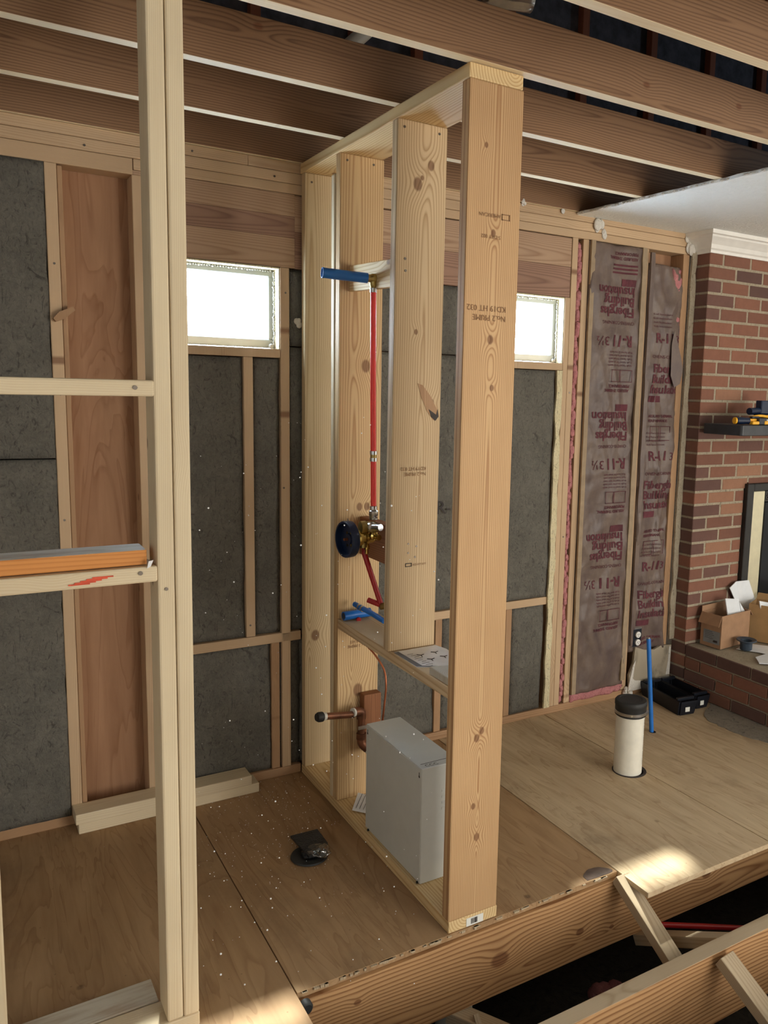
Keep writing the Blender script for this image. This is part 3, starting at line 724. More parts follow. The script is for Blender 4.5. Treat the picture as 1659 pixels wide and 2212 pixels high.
for p in ((.03, 2.37), (.13, 2.37)): nailhead((p[0], -.3685, p[1]), pt); nailhead((p[0], -.0425, p[1]-.01), pt)
beam('shelf_board', (0, -1.1595, .716), (.168, -.3685, .7535), M['new'], pt)
bk = board('valve_blocking', (.05, -.3685, 1.975), (.05, -.7675, 1.958), .088, .020, (0, 0, 1), M['plate'], pt, .003)
board('valve_blocking', (.105, -.3685, 1.06), (.105, -.7675, 1.06), .14, .036, (0, 0, 1), M['brownblock'], pt, .003)
prism('knot_scar', [(p.x, p.z) for p in [at(*q, Y=-.8065) for q in ((902, 828), (913, 832), (930, 856), (944, 885), (944, 902), (936, 908), (922, 888), (910, 858))]], 'Y', -.8072, -.8066, M['old'], pt)
prism('bark_pocket', [(p.x, p.z) for p in [at(*q, Y=-.8072) for q in ((926, 884), (942, 896), (945, 884), (947, 900), (940, 909), (931, 900))]], 'Y', -.8082, -.8073, M['ink'], pt)
fs = text('stamp', 'No.2 PRIME', .022, M['stamp'], pt, lambda u, v: (.135-u, -1.1995, 1.80-v), 0)
text('stamp', 'KD19 HT 032', .022, M['stamp'], pt, lambda u, v: (.135-u, -1.1995, 1.825-v), 0)
text('stamp', 'AMERICAN', .014, M['stamp'], pt, lambda u, v: (.108-u, -1.1995, 2.065-v), 0)
text('stamp', 'S-DRY 002', .014, M['stamp'], pt, lambda u, v: (.11-u, -1.1995, 2.01-v), 0)
frame_print(.112, .138, 2.052, 2.068, -1.2, pt, M['stamp'], .0022)
text('stamp', 'No.2 PRIME', .016, M['stamp'], pt, lambda u, v: (.115-u, -.8075, 1.335-v), 0)
text('stamp', 'KD19 HT 032', .016, M['stamp'], pt, lambda u, v: (.115-u, -.8075, 1.352-v), 0)
frame_print(.045, .068, 1.03, 1.042, -.8078, pt, M['ink'], .002)
text('stamp', 'KD-HT 019', .010, M['stamp'], pt, lambda u, v: (.072+u, -.8078, 1.032+v), 0)
text('stamp', 'No.2 PRIME', .016, M['stamp'], pt, lambda u, v: (.12-u, -.3695, .645-v), 0)
text('stamp', 'KD19 HT', .016, M['stamp'], pt, lambda u, v: (.115-u, -.3695, .662-v), 0)
lb = box('barcode_label', (.062, -1.1985, .004), (.122, -1.1972, .030), M['label'], pt, 0)
bm = bmesh.new(); x = .078
while x < .100:
    wv = random.choice((.0007, .0012, .0018)); add_box(bm, (x, -1.1992, .009), (x+wv, -1.1984, .026)); x += wv+random.choice((.0008, .0013))
from_bm('barcode', bm, M['ink'], lb)

# ---------------------------------------------------------------- the framed opening at the left
fo = thing('framed_opening', 'pale stud wall end at the left with a doubled post and flat crosspieces', 'stud wall', (-.76, -1.14, 0))
board('post_stud', (-.7785, -1.140, .039), (-.7695, -1.140, 2.429), .089, .038, (0, 1, 0), M['pale'], fo, .005)
board('post_stud', (-.7395, -1.141, .039), (-.730, -1.141, 2.429), .089, .0375, (0, 1, 0), M['pale'], fo, .005)
board('post_stud', (-1.156, -1.140, .039), (-1.150, -1.140, 1.152), .089, .038, (0, 1, 0), M['pale'], fo, .005)
beam('sole_plate', (-1.5, -1.185, .001), (-.72, -1.096, .038), M['pale'], fo, .004)
board('crosspiece', (-1.5, -1.14, 1.582), (-.789, -1.14, 1.584), .089, .036, (0, 1, 0), M['pale'], fo, .005)
cp = board('crosspiece', (-1.5, -1.14, 1.167), (-.7925, -1.14, 1.167), .089, .037, (0, 1, 0), M['pale'], fo, .005)
bm = bmesh.new()
for k in range(5): add_box(bm, (-.948+.012*k-.03, -1.1868, 1.158+.003*k), (-.935+.012*k, -1.186, 1.161+.003*k))
from_bm('crayon_mark', bm, M['redmark'], cp); nailhead((-.83, -1.186, 1.172), cp, r=.005); nailhead((-.83, -1.186, 1.585), fo, r=.005)
nailhead((-.775, -1.186, 1.13), fo, r=.004)
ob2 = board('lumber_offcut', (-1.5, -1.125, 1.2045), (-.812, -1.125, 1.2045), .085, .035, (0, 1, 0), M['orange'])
ob2.data.materials.append(M['whitewash_skysheen']); zm = ob2.matrix_basis.to_3x3()  # pale top face: sky light reflected off the board, put into its colour
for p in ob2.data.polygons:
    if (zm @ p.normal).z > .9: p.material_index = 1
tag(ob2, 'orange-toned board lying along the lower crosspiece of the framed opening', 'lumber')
tag(prism('paper_scrap', [(-.816, 1.182), (-.808, 1.186), (-.802, 1.20), (-.812, 1.198)], 'Y', -1.187, -1.184, M['paper']), 'white paper scrap caught at the end of the orange board', 'scrap')
tag(board('painted_board', (-1.42, -1.055, .019), (-.80, -1.045, .019), .089, .036, (0, 1, 0), M['whitewash_skysheen']), 'whitewashed board lying on the floor behind the left sole plate', 'lumber')

# lumber lying against the back wall
tag(board('floor_board', (-.862, -.0415, .0195), (-.207, -.0415, .0195), .083, .038, (0, 1, 0), M['pale']), 'pale knotty board on the floor against the back wall, under another', 'lumber')
tag(board('floor_board', (-.871, -.044, .0585), (-.238, -.044, .0585), .088, .038, (0, 1, 0), M['pale']), 'pale knotty board at the back wall, on top of the lower one', 'lumber')

# ---------------------------------------------------------------- shower plumbing
sh = thing('shower_riser', 'red shower riser with a blue stub at its top and a black round valve below', 'shower plumbing', (.05, -.56, 1.1))
ex, ey = .035, -.572
ez = 1.955
cyl('blue_stub', (ex-.020, ey+.004, ez), (ex-.165, ey+.028, ez+.006), .0165, M['bluepex'], sh)
lathe('stub_end', [(.0175, 0), (.0175, .006), (.014, .006), (.013, .001)], (ex-.163, ey+.0277, ez+.006), (-1, .16, .04), M['bluepex'], sh)
lathe('brass_elbow', [(.013, 0), (.016, .004), (.016, .018), (.013, .022), (.013, .034)], (ex+.012, ey-.002, ez), (-1, .1, 0), M['rawbrass'], sh, 12)
lathe('elbow_hub', [(.009, 0), (.013, .008), (.014, .03), (.010, .036)], (ex, ey, ez-.03), (0, 0, 1), M['rawbrass'], sh, 16)
box('elbow_ear', (ex+.010, ey-.026, ez-.006), (ex+.0145, ey+.022, ez+.02), M['iron'], sh, .002)
cyl('crimp_ring', (ex, ey, ez-.045), (ex, ey, ez-.031), .0118, M['steel'], sh)
tube('red_pipe', [(ex, ey, ez-.04), (ex+.001, ey-.003, 1.65), (ex+.002, ey-.010, 1.36), (ex+.003, ey-.012, 1.20)], .0098, M['redpex'], sh, 14)
for z in (1.375, 1.352): cyl('crimp_ring', (ex+.002, ey-.010, z), (ex+.002, ey-.010, z+.012), .0125, M['steel'], sh)
cyl('coupling', (ex+.002, ey-.010, 1.362), (ex+.002, ey-.010, 1.378), .0106, M['rawbrass'], sh)
vx, vy, vz = .06, -.585, 1.10
cyl('crimp_ring', (ex+.003, ey-.012, 1.188), (ex+.003, ey-.012, 1.199), .0125, M['steel'], sh)
lathe('inlet_nut', [(.011, 0), (.015, .002), (.015, .014), (.0165, .016), (.0165, .03), (.012, .034)], (ex+.003, ey-.012, 1.152), (0, 0, 1), M['steel'], sh, 8)
val = lathe('valve_body', [(.012, 0), (.021, .003), (.022, .02), (.019, .024), (.019, .055), (.012, .06)], (-.012, vy+.004, 1.128), (1, -.05, 0), M['rawbrass'], sh, 20)
lathe('valve_stem', [(.028, 0), (.030, .006), (.030, .014), (.022, .016), (.022, .026), (.026, .028), (.026, .036), (.018, .04), (.018, .058)], (-.018, vy+.012, 1.088), (1, -.02, 0), M['brass'], sh, 24)
lathe('valve_port', [(.012, 0), (.016, .003), (.016, .02), (.010, .024), (.010, .05)], (.035, vy, 1.098), (0, -1, 0), M['brass'], sh, 12)
lathe('valve_port', [(.013, 0), (.018, .003), (.018, .02), (.012, .024), (.012, .06)], (.02, vy, 1.128), (.3, -1, .1), M['steel'], sh, 12)
box('valve_bracket', (.028, vy-.03, 1.085), (.033, vy+.012, 1.112), M['brass'], sh, .002)
lathe('drain_screw', [(.004, 0), (.006, .002), (.006, .016), (.010, .018), (.010, .03), (.006, .034)], (.012, vy-.004, 1.035), (0, 0, 1), M['brass'], sh, 10)
cyl('valve_lug', (.0, vy, 1.058), (.0, vy+.002, 1.075), .016, M['rawbrass'], sh, n=12)
for a in (40, 130, 220, 310): cyl('cover_screw', (-.045, vy+.018+.022*math.cos(R(a)), 1.088+.03*math.sin(R(a))), (-.010, vy+.018+.022*math.cos(R(a)), 1.088+.03*math.sin(R(a))), .0055, M['brass'], sh, n=10)
lathe('valve_cover', [(.058, 0), (.062, .003), (.063, .026), (.061, .030), (.055, .030), (.053, .010), (.020, .008), (.018, .014), (.012, .015), (.001, .015)], (-.034, vy+.020, 1.088), (-1, -.10, 0), M['navy'], sh, 40)
cyl('valve_pin', (-.050, vy+.018, 1.088), (-.064, vy+.016, 1.088), .0045, M['copper'], sh)
cyl('cover_nail', (-.05, vy+.012, 1.148), (-.052, vy+.012, 1.160), .0016, M['nail'], sh, n=6)
p0 = at(787, 1195, X=.02); p1 = at(822, 1303, X=.06)
tube('red_pipe', [p0+Vector((0, 0, .03)), p0, p1], .0095, M['darkredpex'], sh, 14, False)
lathe('brass_elbow', [(.008, 0), (.012, .003), (.012, .02), (.008, .024)], p1+Vector((-.004, 0, -.012)), (1, -.2, .1), M['rawbrass'], sh, 12)
q0 = at(795, 1296, X=.03)
tube('red_pipe', [q0, p1+Vector((0, 0, -.006))], .0095, M['darkredpex'], sh, 14, False)
# pieces lying on the shelf
b0, b1 = at(742, 1331, Z=.773), at(812, 1320, Z=.773)
st = tag(cyl('blue_tube', b0, b0+(b1-b0).normalized()*.11, .0165, M['bluepex']), 'thick blue pipe stub lying on the low shelf', 'pipe')
bm = bmesh.new(); dd = (b1-b0).normalized(); add_cyl(bm, b0-dd*.0004, b0+dd*.001, .0125); from_bm('bore', bm, M['navy'], st)
t2 = thing('blue_pipe_run', 'thin blue pipe with crimp rings leaning down onto the shelf', 'pipe', at(800, 1322, Z=.79))
c0, c1 = at(766, 1305, X=.05), at(830, 1342, X=.08)
tube('pipe', [c0, c0.lerp(c1, .5)+Vector((0, 0, .002)), c1], .0095, M['bluepex'], t2, 14)
for f in (.16, .26): p = c0.lerp(c1, f); cyl('crimp_ring', p, p+(c1-c0).normalized()*.008, .0118, M['steel'], t2)
pc = at(774, 1334, Z=.762)
tag(lathe('red_cap', [(.008, 0), (.009, .003), (.009, .012), (.007, .015)], pc+Vector((0, 0, -.006)), (-.3, -1, .1), M['darkredpex'], None, 16), 'small red plastic cap on the shelf by the blue stub', 'cap')
# manual and scrap on the shelf
ml = thing('instruction_sheet', 'white printed instruction sheet on the shelf behind the front stud', 'paper', (.08, -.9, .754))
mz = .7548
cor = [at(840, 1402, Z=mz), at(935, 1388, Z=mz), Vector((.20, -.85, mz)), Vector((.16, -1.02, mz)), at(903, 1444, Z=mz)]
cor = [Vector((.004, -.815, mz)), Vector((.160, -.812, mz)), Vector((.172, -.86, mz)), Vector((.165, -1.02, mz)), Vector((.070, -1.015, mz)), Vector((.000, -.975, mz))]
quad('sheet', cor, M['paper'], ml, .0016)
quad('printed_band', [Vector((.001, -.82, mz+.0012)), Vector((.018, -.82, mz+.0012)), Vector((.020, -.975, mz+.0012)), Vector((.076, -1.008, mz+.0012)), Vector((.070, -1.014, mz+.0012)), Vector((.001, -.973, mz+.0012))], M['greyprint'], ml, .0003)
bm = bmesh.new()
for cx, cy in ((.065, -.885), (.075, -.935), (.12, -.88), (.125, -.93)):
    for a in (20, 140, 260):
        d = Vector((math.cos(R(a)), math.sin(R(a)), 0)); p = Vector((cx, cy, mz+.0012)); add_tube(bm, [p, p+d*.014], .0016, 4)
for k in range(9): add_box(bm, (.03+.004*(k % 3), -.86-.016*k, mz+.0008), (.05+.003*(k % 4), -.859-.016*k, mz+.0014))
from_bm('diagram', bm, M['ink'], ml)['kind'] = 'stuff'
tag(prism('wood_scrap', [(.002, -1.158), (.088, -1.158), (.092, -1.07), (.004, -1.045)], 'Z', .7545, .778, M['whitewash_skysheen'], None, .002), 'whitewashed wood scrap against the front stud, on the shelf', 'scrap')
# copper feed and drain
cu = thing('copper_tube', 'thin copper tube curving down from under the shelf behind the steel box', 'pipe', (.12, -.5, .39))
tube('tube', [at(795, 1398, X=.09), at(808, 1412, X=.10), at(829, 1445, X=.12), at(834, 1480, X=.12), at(830, 1525, X=.12), at(826, 1560, X=.12)], .0035, M['copper'], cu, 8)
dr = thing('drain_pipe', 'old brown copper drain elbow with a black end cap by the steel box', 'pipe', (.08, -.42, .2))
e0 = at(778, 1537, Y=-.42); d1 = at(697, 1548, Y=-.46); d2 = at(780, 1590, Y=-.42)
tube('pipe', [d1, e0+Vector((-.03, -.005, -.004))], .0125, M['bronze'], dr, 16, False)
ax_ = (d1-e0).normalized()
lathe('end_cap', [(.015, 0), (.018, .003), (.018, .018), (.014, .026)], d1, ax_, M['blackrubber'], dr, 20)
cyl('tape_ring', d1-ax_*.012, d1+ax_*.001, .0145, M['gasket'], dr)
tube('elbow', [e0+ax_*.028, e0+ax_*.010+Vector((0, 0, .001)), e0+Vector((.004, 0, -.006)), e0+Vector((.005, 0, -.028))], .0175, M['bronze'], dr, 16)
cyl('tape_ring', e0+ax_*.026, e0+ax_*.036, .0165, M['gasket'], dr)
z0_ = d2.z
tube('pipe', [e0+Vector((.005, 0, -.02)), Vector((e0.x+.005, e0.y, z0_))], .0135, M['bronze'], dr, 16, False)
cyl('hub', Vector((e0.x+.005, e0.y, z0_-.01)), Vector((e0.x+.005, e0.y, z0_+.012)), .0185, M['bronze'], dr)
box('pipe_strap', (e0.x-.014, e0.y-.016, z0_+.032), (e0.x+.034, e0.y-.012, z0_+.046), M['steel'], dr, .001)
tube('elbow', [Vector((e0.x+.005, e0.y, z0_-.002)), Vector((e0.x+.008, e0.y-.004, z0_-.03)), Vector((e0.x+.03, e0.y-.016, z0_-.052)), Vector((e0.x+.056, e0.y-.03, z0_-.06))], .0165, M['bronze'], dr, 16)
cyl('tape_ring', Vector((e0.x+.024, e0.y-.013, z0_-.048)), Vector((e0.x+.032, e0.y-.018, z0_-.053)), .0175, M['gasket'], dr)
tag(board('pipe_block', (.128, -.389, .235), (.128, -.389, .455), .072, .040, (1, 0, 0), M['brownblock']), 'short dark brown wood block standing upright behind the copper drain elbow', 'wood block')

# ---------------------------------------------------------------- steel box on the sole plate
sb = thing('steel_cabinet', 'light grey sheet-steel equipment box standing inside the partition', 'equipment box', (.08, -.79, .039))
x0, x1, y0, y1, z0, z1 = .016, .150, -.992, -.590, .040, .427
box('housing', (x0, y0, z0), (x1, y1, z1), M['whitebox'], sb, .0025, 2)
box('side_lip', (x0-.0012, y0+.003, z0+.003), (x0+.0005, y1-.003, z1-.003), M['whitebox'], sb, .0004)
for y in (y1-.014, y0+.014): 
    bm = bmesh.new(); add_cyl(bm, (x0-.0016, y, z1-.030), (x0+.001, y, z1-.030), .0042, n=14); add_box(bm, (x0-.0016, y-.0018, z1-.030), (x0+.001, y+.0018, z1-.016)); from_bm('keyhole', bm, M['ink'], sb)
for y in (y1-.03, y0+.012): cyl('rubber_foot', (x0-.001, y, z0+.003), (x0-.006, y, z0+.003), .004, M['blackrubber'], sb, n=12)
text('marking', 'CCC', .022, M['ink'], sb, lambda u, v: (.035+u, y0+.008+v, z1+.0006), 0)
fr = bmesh.new(); add_box(fr, (.028, y0+.030, z1), (.14, y0+.0315, z1+.0006)); add_box(fr, (.139, y0+.005, z1), (.1405, y0+.0315, z1+.0006)); from_bm('marking', fr, M['ink'], sb)
bm = bmesh.new()
for k in range(4): add_box(bm, (.09, y0-.0012, .335-.02*k), (.145, y0+.0005, .343-.02*k), .0004)
from_bm('vent_louvre', bm, M['whitebox'], sb)
tg = tag(quad('paper_tag', [(.018, -.470, .045), (.075, -.530, .041), (.13, -.45, .058), (.080, -.388, .062)], M['paper'], None, .001), 'white printed paper tag leaning behind the steel box', 'paper')
bm = bmesh.new()
for k in range(5):
    add_tube(bm, [Vector((.035, -.468, .0482))+Vector((.010*k, -.0105*k, -.0004*k)), Vector((.09, -.405, .0625))+Vector((.010*k, -.0105*k, -.0004*k))], .0008, 4)
from_bm('print_lines', bm, M['ink'], tg)

# ---------------------------------------------------------------- black floor flange
ff = thing('floor_drain_cover', 'black round floor flange with a plastic-wrapped square cover stuck on it', 'drain', (-.205, -.61, 0))
lathe('flange_ring', [(.028, .0), (.060, .001), (.064, .004), (.062, .009), (.040, .011), (.030, .006)], (-.205, -.612, 0), (0, 0, 1), M['blackrubber'], ff, 36)
quad('square_cover', [at(627, 1808, Z=.028), at(686, 1793, Z=.045), at(708, 1822, Z=.036), at(668, 1852, Z=.022)], M['darkbag'], ff, .010)
bm = bmesh.new(); bmesh.ops.create_icosphere(bm, subdivisions=4, radius=.040)
for v in bm.verts: v.co = v.co*(1+.28*noise.noise(v.co*40)+.14*noise.noise(v.co*110)); v.co.z *= .45
from_bm('wrap_film', bm, M['film'], ff, True, mw=Matrix.Translation((-.175, -.632, .026)))
cyl('flange_neck', (-.195, -.610, .004), (-.196, -.604, .022), .034, M['darkbag'], ff, n=24)

# ---------------------------------------------------------------- PVC stub, blue pipe, trays
pv = thing('pvc_drain', 'white plastic pipe with a black capped top sticking up through the floor', 'pipe', (1.214, -.66, 0))
px_, py_ = 1.222, -.655
cyl('pipe', (px_, py_, -.2), (px_, py_, .288), .060, M['pvc'], pv, n=40)
lathe('rubber_cap', [(.062, 0), (.066, .003), (.066, .042), (.068, .045), (.068, .060), (.064, .066), (.05, .068), (.048, .066), (.001, .066)], (px_, py_, .252), (0, 0, 1), M['blackrubber'], pv, 40)
lathe('hose_clamp', [(.0665, 0), (.0680, .001), (.0680, .012), (.0665, .013)], (px_, py_, .262), (0, 0, 1), M['steel'], pv, 40)
ca, sa = math.cos(R(-50)), math.sin(R(-50))
p = Vector((px_+.068*ca, py_+.068*sa, .268)); cyl('clamp_screw', p+Vector((-.014, -.012, 0)), p+Vector((.014, .010, 0)), .006, M['steel'], pv, n=10)
lathe('floor_hole', [(.060, 0), (.0615, .0012), (.073, .0012), (.073, .0)], (px_+.006, py_-.004, 0), (0, 0, 1), M['ink'], pv, 40)
def around(u, v, c=(px_, py_), r=.0606, a0=R(-62)):
    a = a0+v/r; return (c[0]+r*math.cos(a), c[1]+r*math.sin(a), .24-u)
text('print_line', 'SCH 40 DWV 4 IN PVC PIPE  ASTM D2665', .011, M['ink'], pv, around, 0)
bp = thing('blue_pipe', 'thin upright blue pipe rising from the floor beside the white pipe', 'pipe', (1.60, -.41, 0))
cyl('pipe', (1.612, -.412, -.05), (1.588, -.375, .455), .0105, M['bluepex'], bp, n=16)
cyl('pipe_tip', (1.588, -.375, .455), (1.5878, -.3747, .462), .0085, M['steel'], bp, n=16)
lathe('floor_hole', [(.011, 0), (.0125, .001), (.016, .001), (.016, 0)], (1.612, -.413, 0), (0, 0, 1), M['ink'], bp, 20)
def tray(nm, ox, oy, rot, L, W, Hh, label, latch=True):
    t = thing(nm, label, 'tool tray', (ox, oy, 0)); mw = Matrix.Translation((ox, oy, 0)) @ Matrix.Rotation(rot, 4, 'Z')
    bm = bmesh.new(); o_, i_ = [], []
    def ring(l, w, z): return [bm.verts.new(mw @ Vector(p)) for p in ((-l, -w, z), (l, -w, z), (l, w, z), (-l, w, z))]
    rs = [ring(L*.46, W*.44, 0), ring(L*.47, W*.46, .012), ring(L*.5, W*.5, Hh-.01), ring(L*.5, W*.5, Hh), ring(L*.5-.010, W*.5-.010, Hh), ring(L*.46-.010, W*.46-.012, .012)]
    for a, b in zip(rs, rs[1:]):
        for k in range(4): bm.faces.new((a[k], a[(k+1) % 4], b[(k+1) % 4], b[k]))
    bm.faces.new(rs[0][::-1]); bm.faces.new(rs[-1])
    bmesh.ops.bevel(bm, geom=[e for e in bm.edges if abs((e.verts[0].co-e.verts[1].co).normalized().z) > .8], offset=.008, segments=2, affect='EDGES')
    from_bm('tray_body', bm, M['blackplastic'], t)
    for s in (-1, 1):
        bm = bmesh.new(); add_box(bm, (s*L*.40-.010, -W*.46, Hh-.004), (s*L*.40+.010, W*.46, Hh+.012), .003); bmesh.ops.transform(bm, matrix=mw, verts=bm.verts); from_bm('end_grip', bm, M['blackplastic'], t)
    if latch:
        bm = bmesh.new(); add_box(bm, (-L*.5-.003, -W*.12+.01, .022), (-L*.5+.001, W*.12+.01, .046), .001); bmesh.ops.transform(bm, matrix=mw, verts=bm.verts); from_bm('label_plate', bm, M['label'], t)
    return t
tray('tool_tray', 1.945, -.185, R(82), .34, .115, .075, 'black plastic tool tray on the floor, nearer the blue pipe')
tray('tool_tray', 2.068, -.175, R(86), .30, .10, .070, 'black plastic tool tray on the floor, nearer the brick hearth')

# ---------------------------------------------------------------- brick chimney breast
CX, CY, CH = 2.145, -.100, .0685
ch = thing('brick_chimney', 'red brick chimney breast in the right corner', 'chimney', (3, CY, 0))
bm = bmesh.new()
add_box(bm, (CX+.003, CY+.003, 0), (2.532, .10, H-.014)); add_box(bm, (2.532, CY+.003, 1.134), (3.9, .10, H-.014)); add_box(bm, (2.532, -.03, 0), (3.9, .10, 1.134))
from_bm('mortar_core', bm, M['mortar'], ch)
BM = {}
def brick_mesh(L, Hh, T):
    k = (round(L, 3), round(Hh, 3), round(T, 3))
    if k not in BM:
        bm = bmesh.new(); add_box(bm, (-L/2, -T/2, -Hh/2), (L/2, T/2, Hh/2), .003); me = bpy.data.meshes.new('brick'); bm.to_mesh(me); bm.free(); BM[k] = me
    return BM[k]
cnt = [0]
def put_brick(par, cx, cy, cz, L, T, Hh, k='brick', rz=0.):
    me = brick_mesh(L, Hh, T); key = (k, me.name)
    if key not in BM: m2 = me.copy(); m2.materials.append(M[k]); BM[key] = m2
    o = bpy.data.objects.new('brick', BM[key]); C.objects.link(o)
    o.matrix_basis = Matrix.Translation((cx, cy, cz)) @ Matrix.Rotation(rz+random.uniform(-.006, .006), 4, 'Z'); adopt(o, par); cnt[0] += 1
def pick():
    r = random.random(); return 'brickdark' if r < .16 else 'brickpale' if r < .28 else 'brick'
J = .011
IX0, IZ1 = 2.535, 1.13                      # firebox opening
rows = int((H-.02)/CH)
for r in range(rows):
    z = r*CH+CH/2
    # the corner brick turns from the side face to the front
    put_brick(ch, CX+(.049 if r % 2 else .1), -.049, z, .098 if r % 2 else .200, .100, CH-J, 'brickdark' if random.random() < .3 else 'brick')
    if r < 4: continue
    x = CX+(.098 if r % 2 else .200)+J
    while x < 3.6:
        L = .200
        xe = x+L
        if not (x > IX0-.05 and z < IZ1 and z > 0) :
            if z < IZ1 and xe > IX0: L = IX0-x; xe = IX0
            if L > .02: put_brick(ch, x+L/2+(.0), CY+.0235, z, L, .045, CH-J, pick())
        x = xe+J
# hearth
he = thing('brick_hearth', 'raised red brick hearth in front of the chimney breast', 'hearth', (3, -.6, 0))
box('mortar_core', (CX+.010, -1.6, 0), (3.9, CY-.003, .266), M['mortar'], he, .002)
for r in range(4):
    z = r*CH*.985+CH/2; y = CY-.004 if r % 2 else CY-.004-.108+.0
    if r % 2 == 0: put_brick(he, CX+.045, CY-.004-.05, z, .098, .090, CH-J, 'brick', R(90))
    while y > -1.55:
        L = .205; put_brick(he, CX+.045, y-L/2, z, L, .090, CH-J, random.choice(('brick', 'brick', 'brickdark')), R(90)); y -= L+J
# mantel
mt = thing('mantel_shelf', 'black mantel shelf on the brick chimney breast', 'mantel', (3, -.23, 1.41))
pr_ = [(2.147, -.128), (2.147, -.362), (2.157, -.372), (3.6, -.372), (3.6, -.128)]
prism('mantel_board', pr_, 'Z', 1.409, 1.462, M['mantel'], mt, .003)
# fireplace insert
fi = thing('fireplace_insert', 'black fireplace insert with polished metal trim set in the bricks', 'fireplace', (3, -.13, .27))
bm = bmesh.new(); add_box(bm, (2.537, -.124, .27), (2.590, -.06, 1.128), .003); add_box(bm, (2.59, -.124, 1.085), (3.4, -.06, 1.128), .003)
from_bm('outer_frame', bm, M['iron'], fi)
box('metal_trim', (2.590, -.118, .272), (2.690, -.07, 1.084), M['brassplate'], fi, .003)
box('door_glass', (2.692, -.122, .272), (3.4, -.07, 1.02), M['darkglass'], fi, .003)
bm = bmesh.new()
for i in range(10):
    for j in range(4): add_cyl(bm, (2.705+.016*i+(.008 if j % 2 else 0), -.121, 1.035+.011*j), (2.705+.016*i+(.008 if j % 2 else 0), -.1245, 1.035+.011*j), .0045, n=6)
box('vent_grille', (2.692, -.121, 1.022), (3.4, -.07, 1.084), M['iron'], fi, .002); from_bm('vent_holes', bm, M['ink'], fi)

# tools on the mantel
cl = thing('bar_clamp', 'black and yellow trigger clamp lying nearest the left end of the mantel', 'clamp', (2.27, -.34, 1.463))
def cbox(n, x0, x1, y0, y1, z0, z1, m, p=cl, b=.003): return box(n, (x0, y0, 1.463+z0), (x1, y1, 1.463+z1), M[m], p, b)
lathe('grip', [(.014, 0), (.018, .004), (.019, .03), (.016, .06), (.017, .075)], (2.165, -.315, 1.483), (1, -.25, 0), 'x' and M['navy'], cl, 16)
lathe('grip_end', [(.012, 0), (.017, .002), (.017, .010), (.013, .012)], (2.155, -.3125, 1.483), (1, -.25, 0), M['yellow'], cl, 16)
cbox('pad', 2.235, 2.285, -.365, -.340, .002, .018, 'yellow'); cbox('pad', 2.235, 2.288, -.345, -.325, .018, .030, 'yellow')
cbox('clamp_body', 2.285, 2.345, -.362, -.315, .001, .034, 'blackplastic'); cbox('pad', 2.325, 2.36, -.366, -.345, .002, .020, 'yellow')
cbox('bar', 2.18, 2.46, -.330, -.322, .012, .028, 'steel', cl, .001); cbox('trigger', 2.265, 2.32, -.335, -.315, .030, .042, 'blackplastic')
c2 = thing('bar_clamp', 'second trigger clamp with a long yellow handle, farther right on the mantel', 'clamp', (2.42, -.3, 1.463))
tube('handle', [(2.30, -.29, 1.497), (2.36, -.30, 1.507), (2.42, -.305, 1.503), (2.47, -.31, 1.500), (2.52, -.305, 1.512)], [.007]*12+[.010]*13, M['yellow'], c2, 10)
tube('clamp_arm', [(2.36, -.35, 1.472), (2.42, -.352, 1.470), (2.52, -.35, 1.471)], .009, M['blackplastic'], c2, 10)
cbox('clamp_body', 2.40, 2.50, -.34, -.31, .0, .030, 'blackplastic', c2)
gn = thing('caulk_gun', 'dark blue-black tool with a round barrel, upright handle, on the mantel', 'tool', (2.45, -.22, 1.463))
cyl('barrel', (2.33, -.26, 1.528), (2.50, -.25, 1.535), .018, M['navy'], gn); box('handle', (2.405, -.275, 1.515), (2.50, -.235, 1.585), M['navy'], gn, .004)
box('rest', (2.40, -.27, 1.4635), (2.48, -.23, 1.515), M['navy'], gn, .003)

# ---------------------------------------------------------------- boxes on the hearth
hz = .2715
def carton(nm, c, rot, L, W, Hh, mat, label, flaps):
    t = thing(nm, label, 'cardboard box', (c[0], c[1], hz)); mw = Matrix.Translation((c[0], c[1], hz)) @ Matrix.Rotation(rot, 4, 'Z'); th = .004
    bm = bmesh.new()
    for lo, hi in (((-L/2, -W/2, 0), (L/2, -W/2+th, Hh)), ((-L/2, W/2-th, 0), (L/2, W/2, Hh)), ((-L/2, -W/2+th, 0), (-L/2+th, W/2-th, Hh)), ((L/2-th, -W/2+th, 0), (L/2, W/2-th, Hh)), ((-L/2+th, -W/2+th, 0), (L/2-th, W/2-th, th))): add_box(bm, lo, hi)
    from_bm('carton_walls', bm, mat, t, mw=mw)
    for a, b, out, up_ in flaps:           # a, b: corners of the hinge; out: direction; length
        A_, B_ = Vector((a[0]*L/2, a[1]*W/2, Hh)), Vector((b[0]*L/2, b[1]*W/2, Hh)); O = Vector(out)
        quad('flap', [mw @ A_, mw @ B_, mw @ (B_+O), mw @ (A_+O)], mat, t, .003)
    return t, mw
c1_, mw1 = carton('cardboard_box', (2.353, -.186), R(5), .25, .130, .180, M['card'], 'open brown cardboard box with white pieces in it at the left of the hearth', [((-1, -1), (-1, 1), (-.025, 0, -.055), 0), ((1, -1), (1, 1), (.025, 0, -.03), 0), ((-1, 1), (1, 1), (0, .0, .03), 0)])
quad('shipping_label', [mw1 @ Vector(p) for p in ((-.1262, -.058, .02), (-.1262, .045, .02), (-.1262, .045, .09), (-.1262, -.058, .09))], M['shiplabel'], c1_, .0006)
bm = bmesh.new()
for k in range(5):
    add_tube(bm, [mw1 @ Vector((-.1268, .035, .083-.009*k)), mw1 @ Vector((-.1268, -.01-.006*(k % 3), .083-.009*k))], .0009, 4)
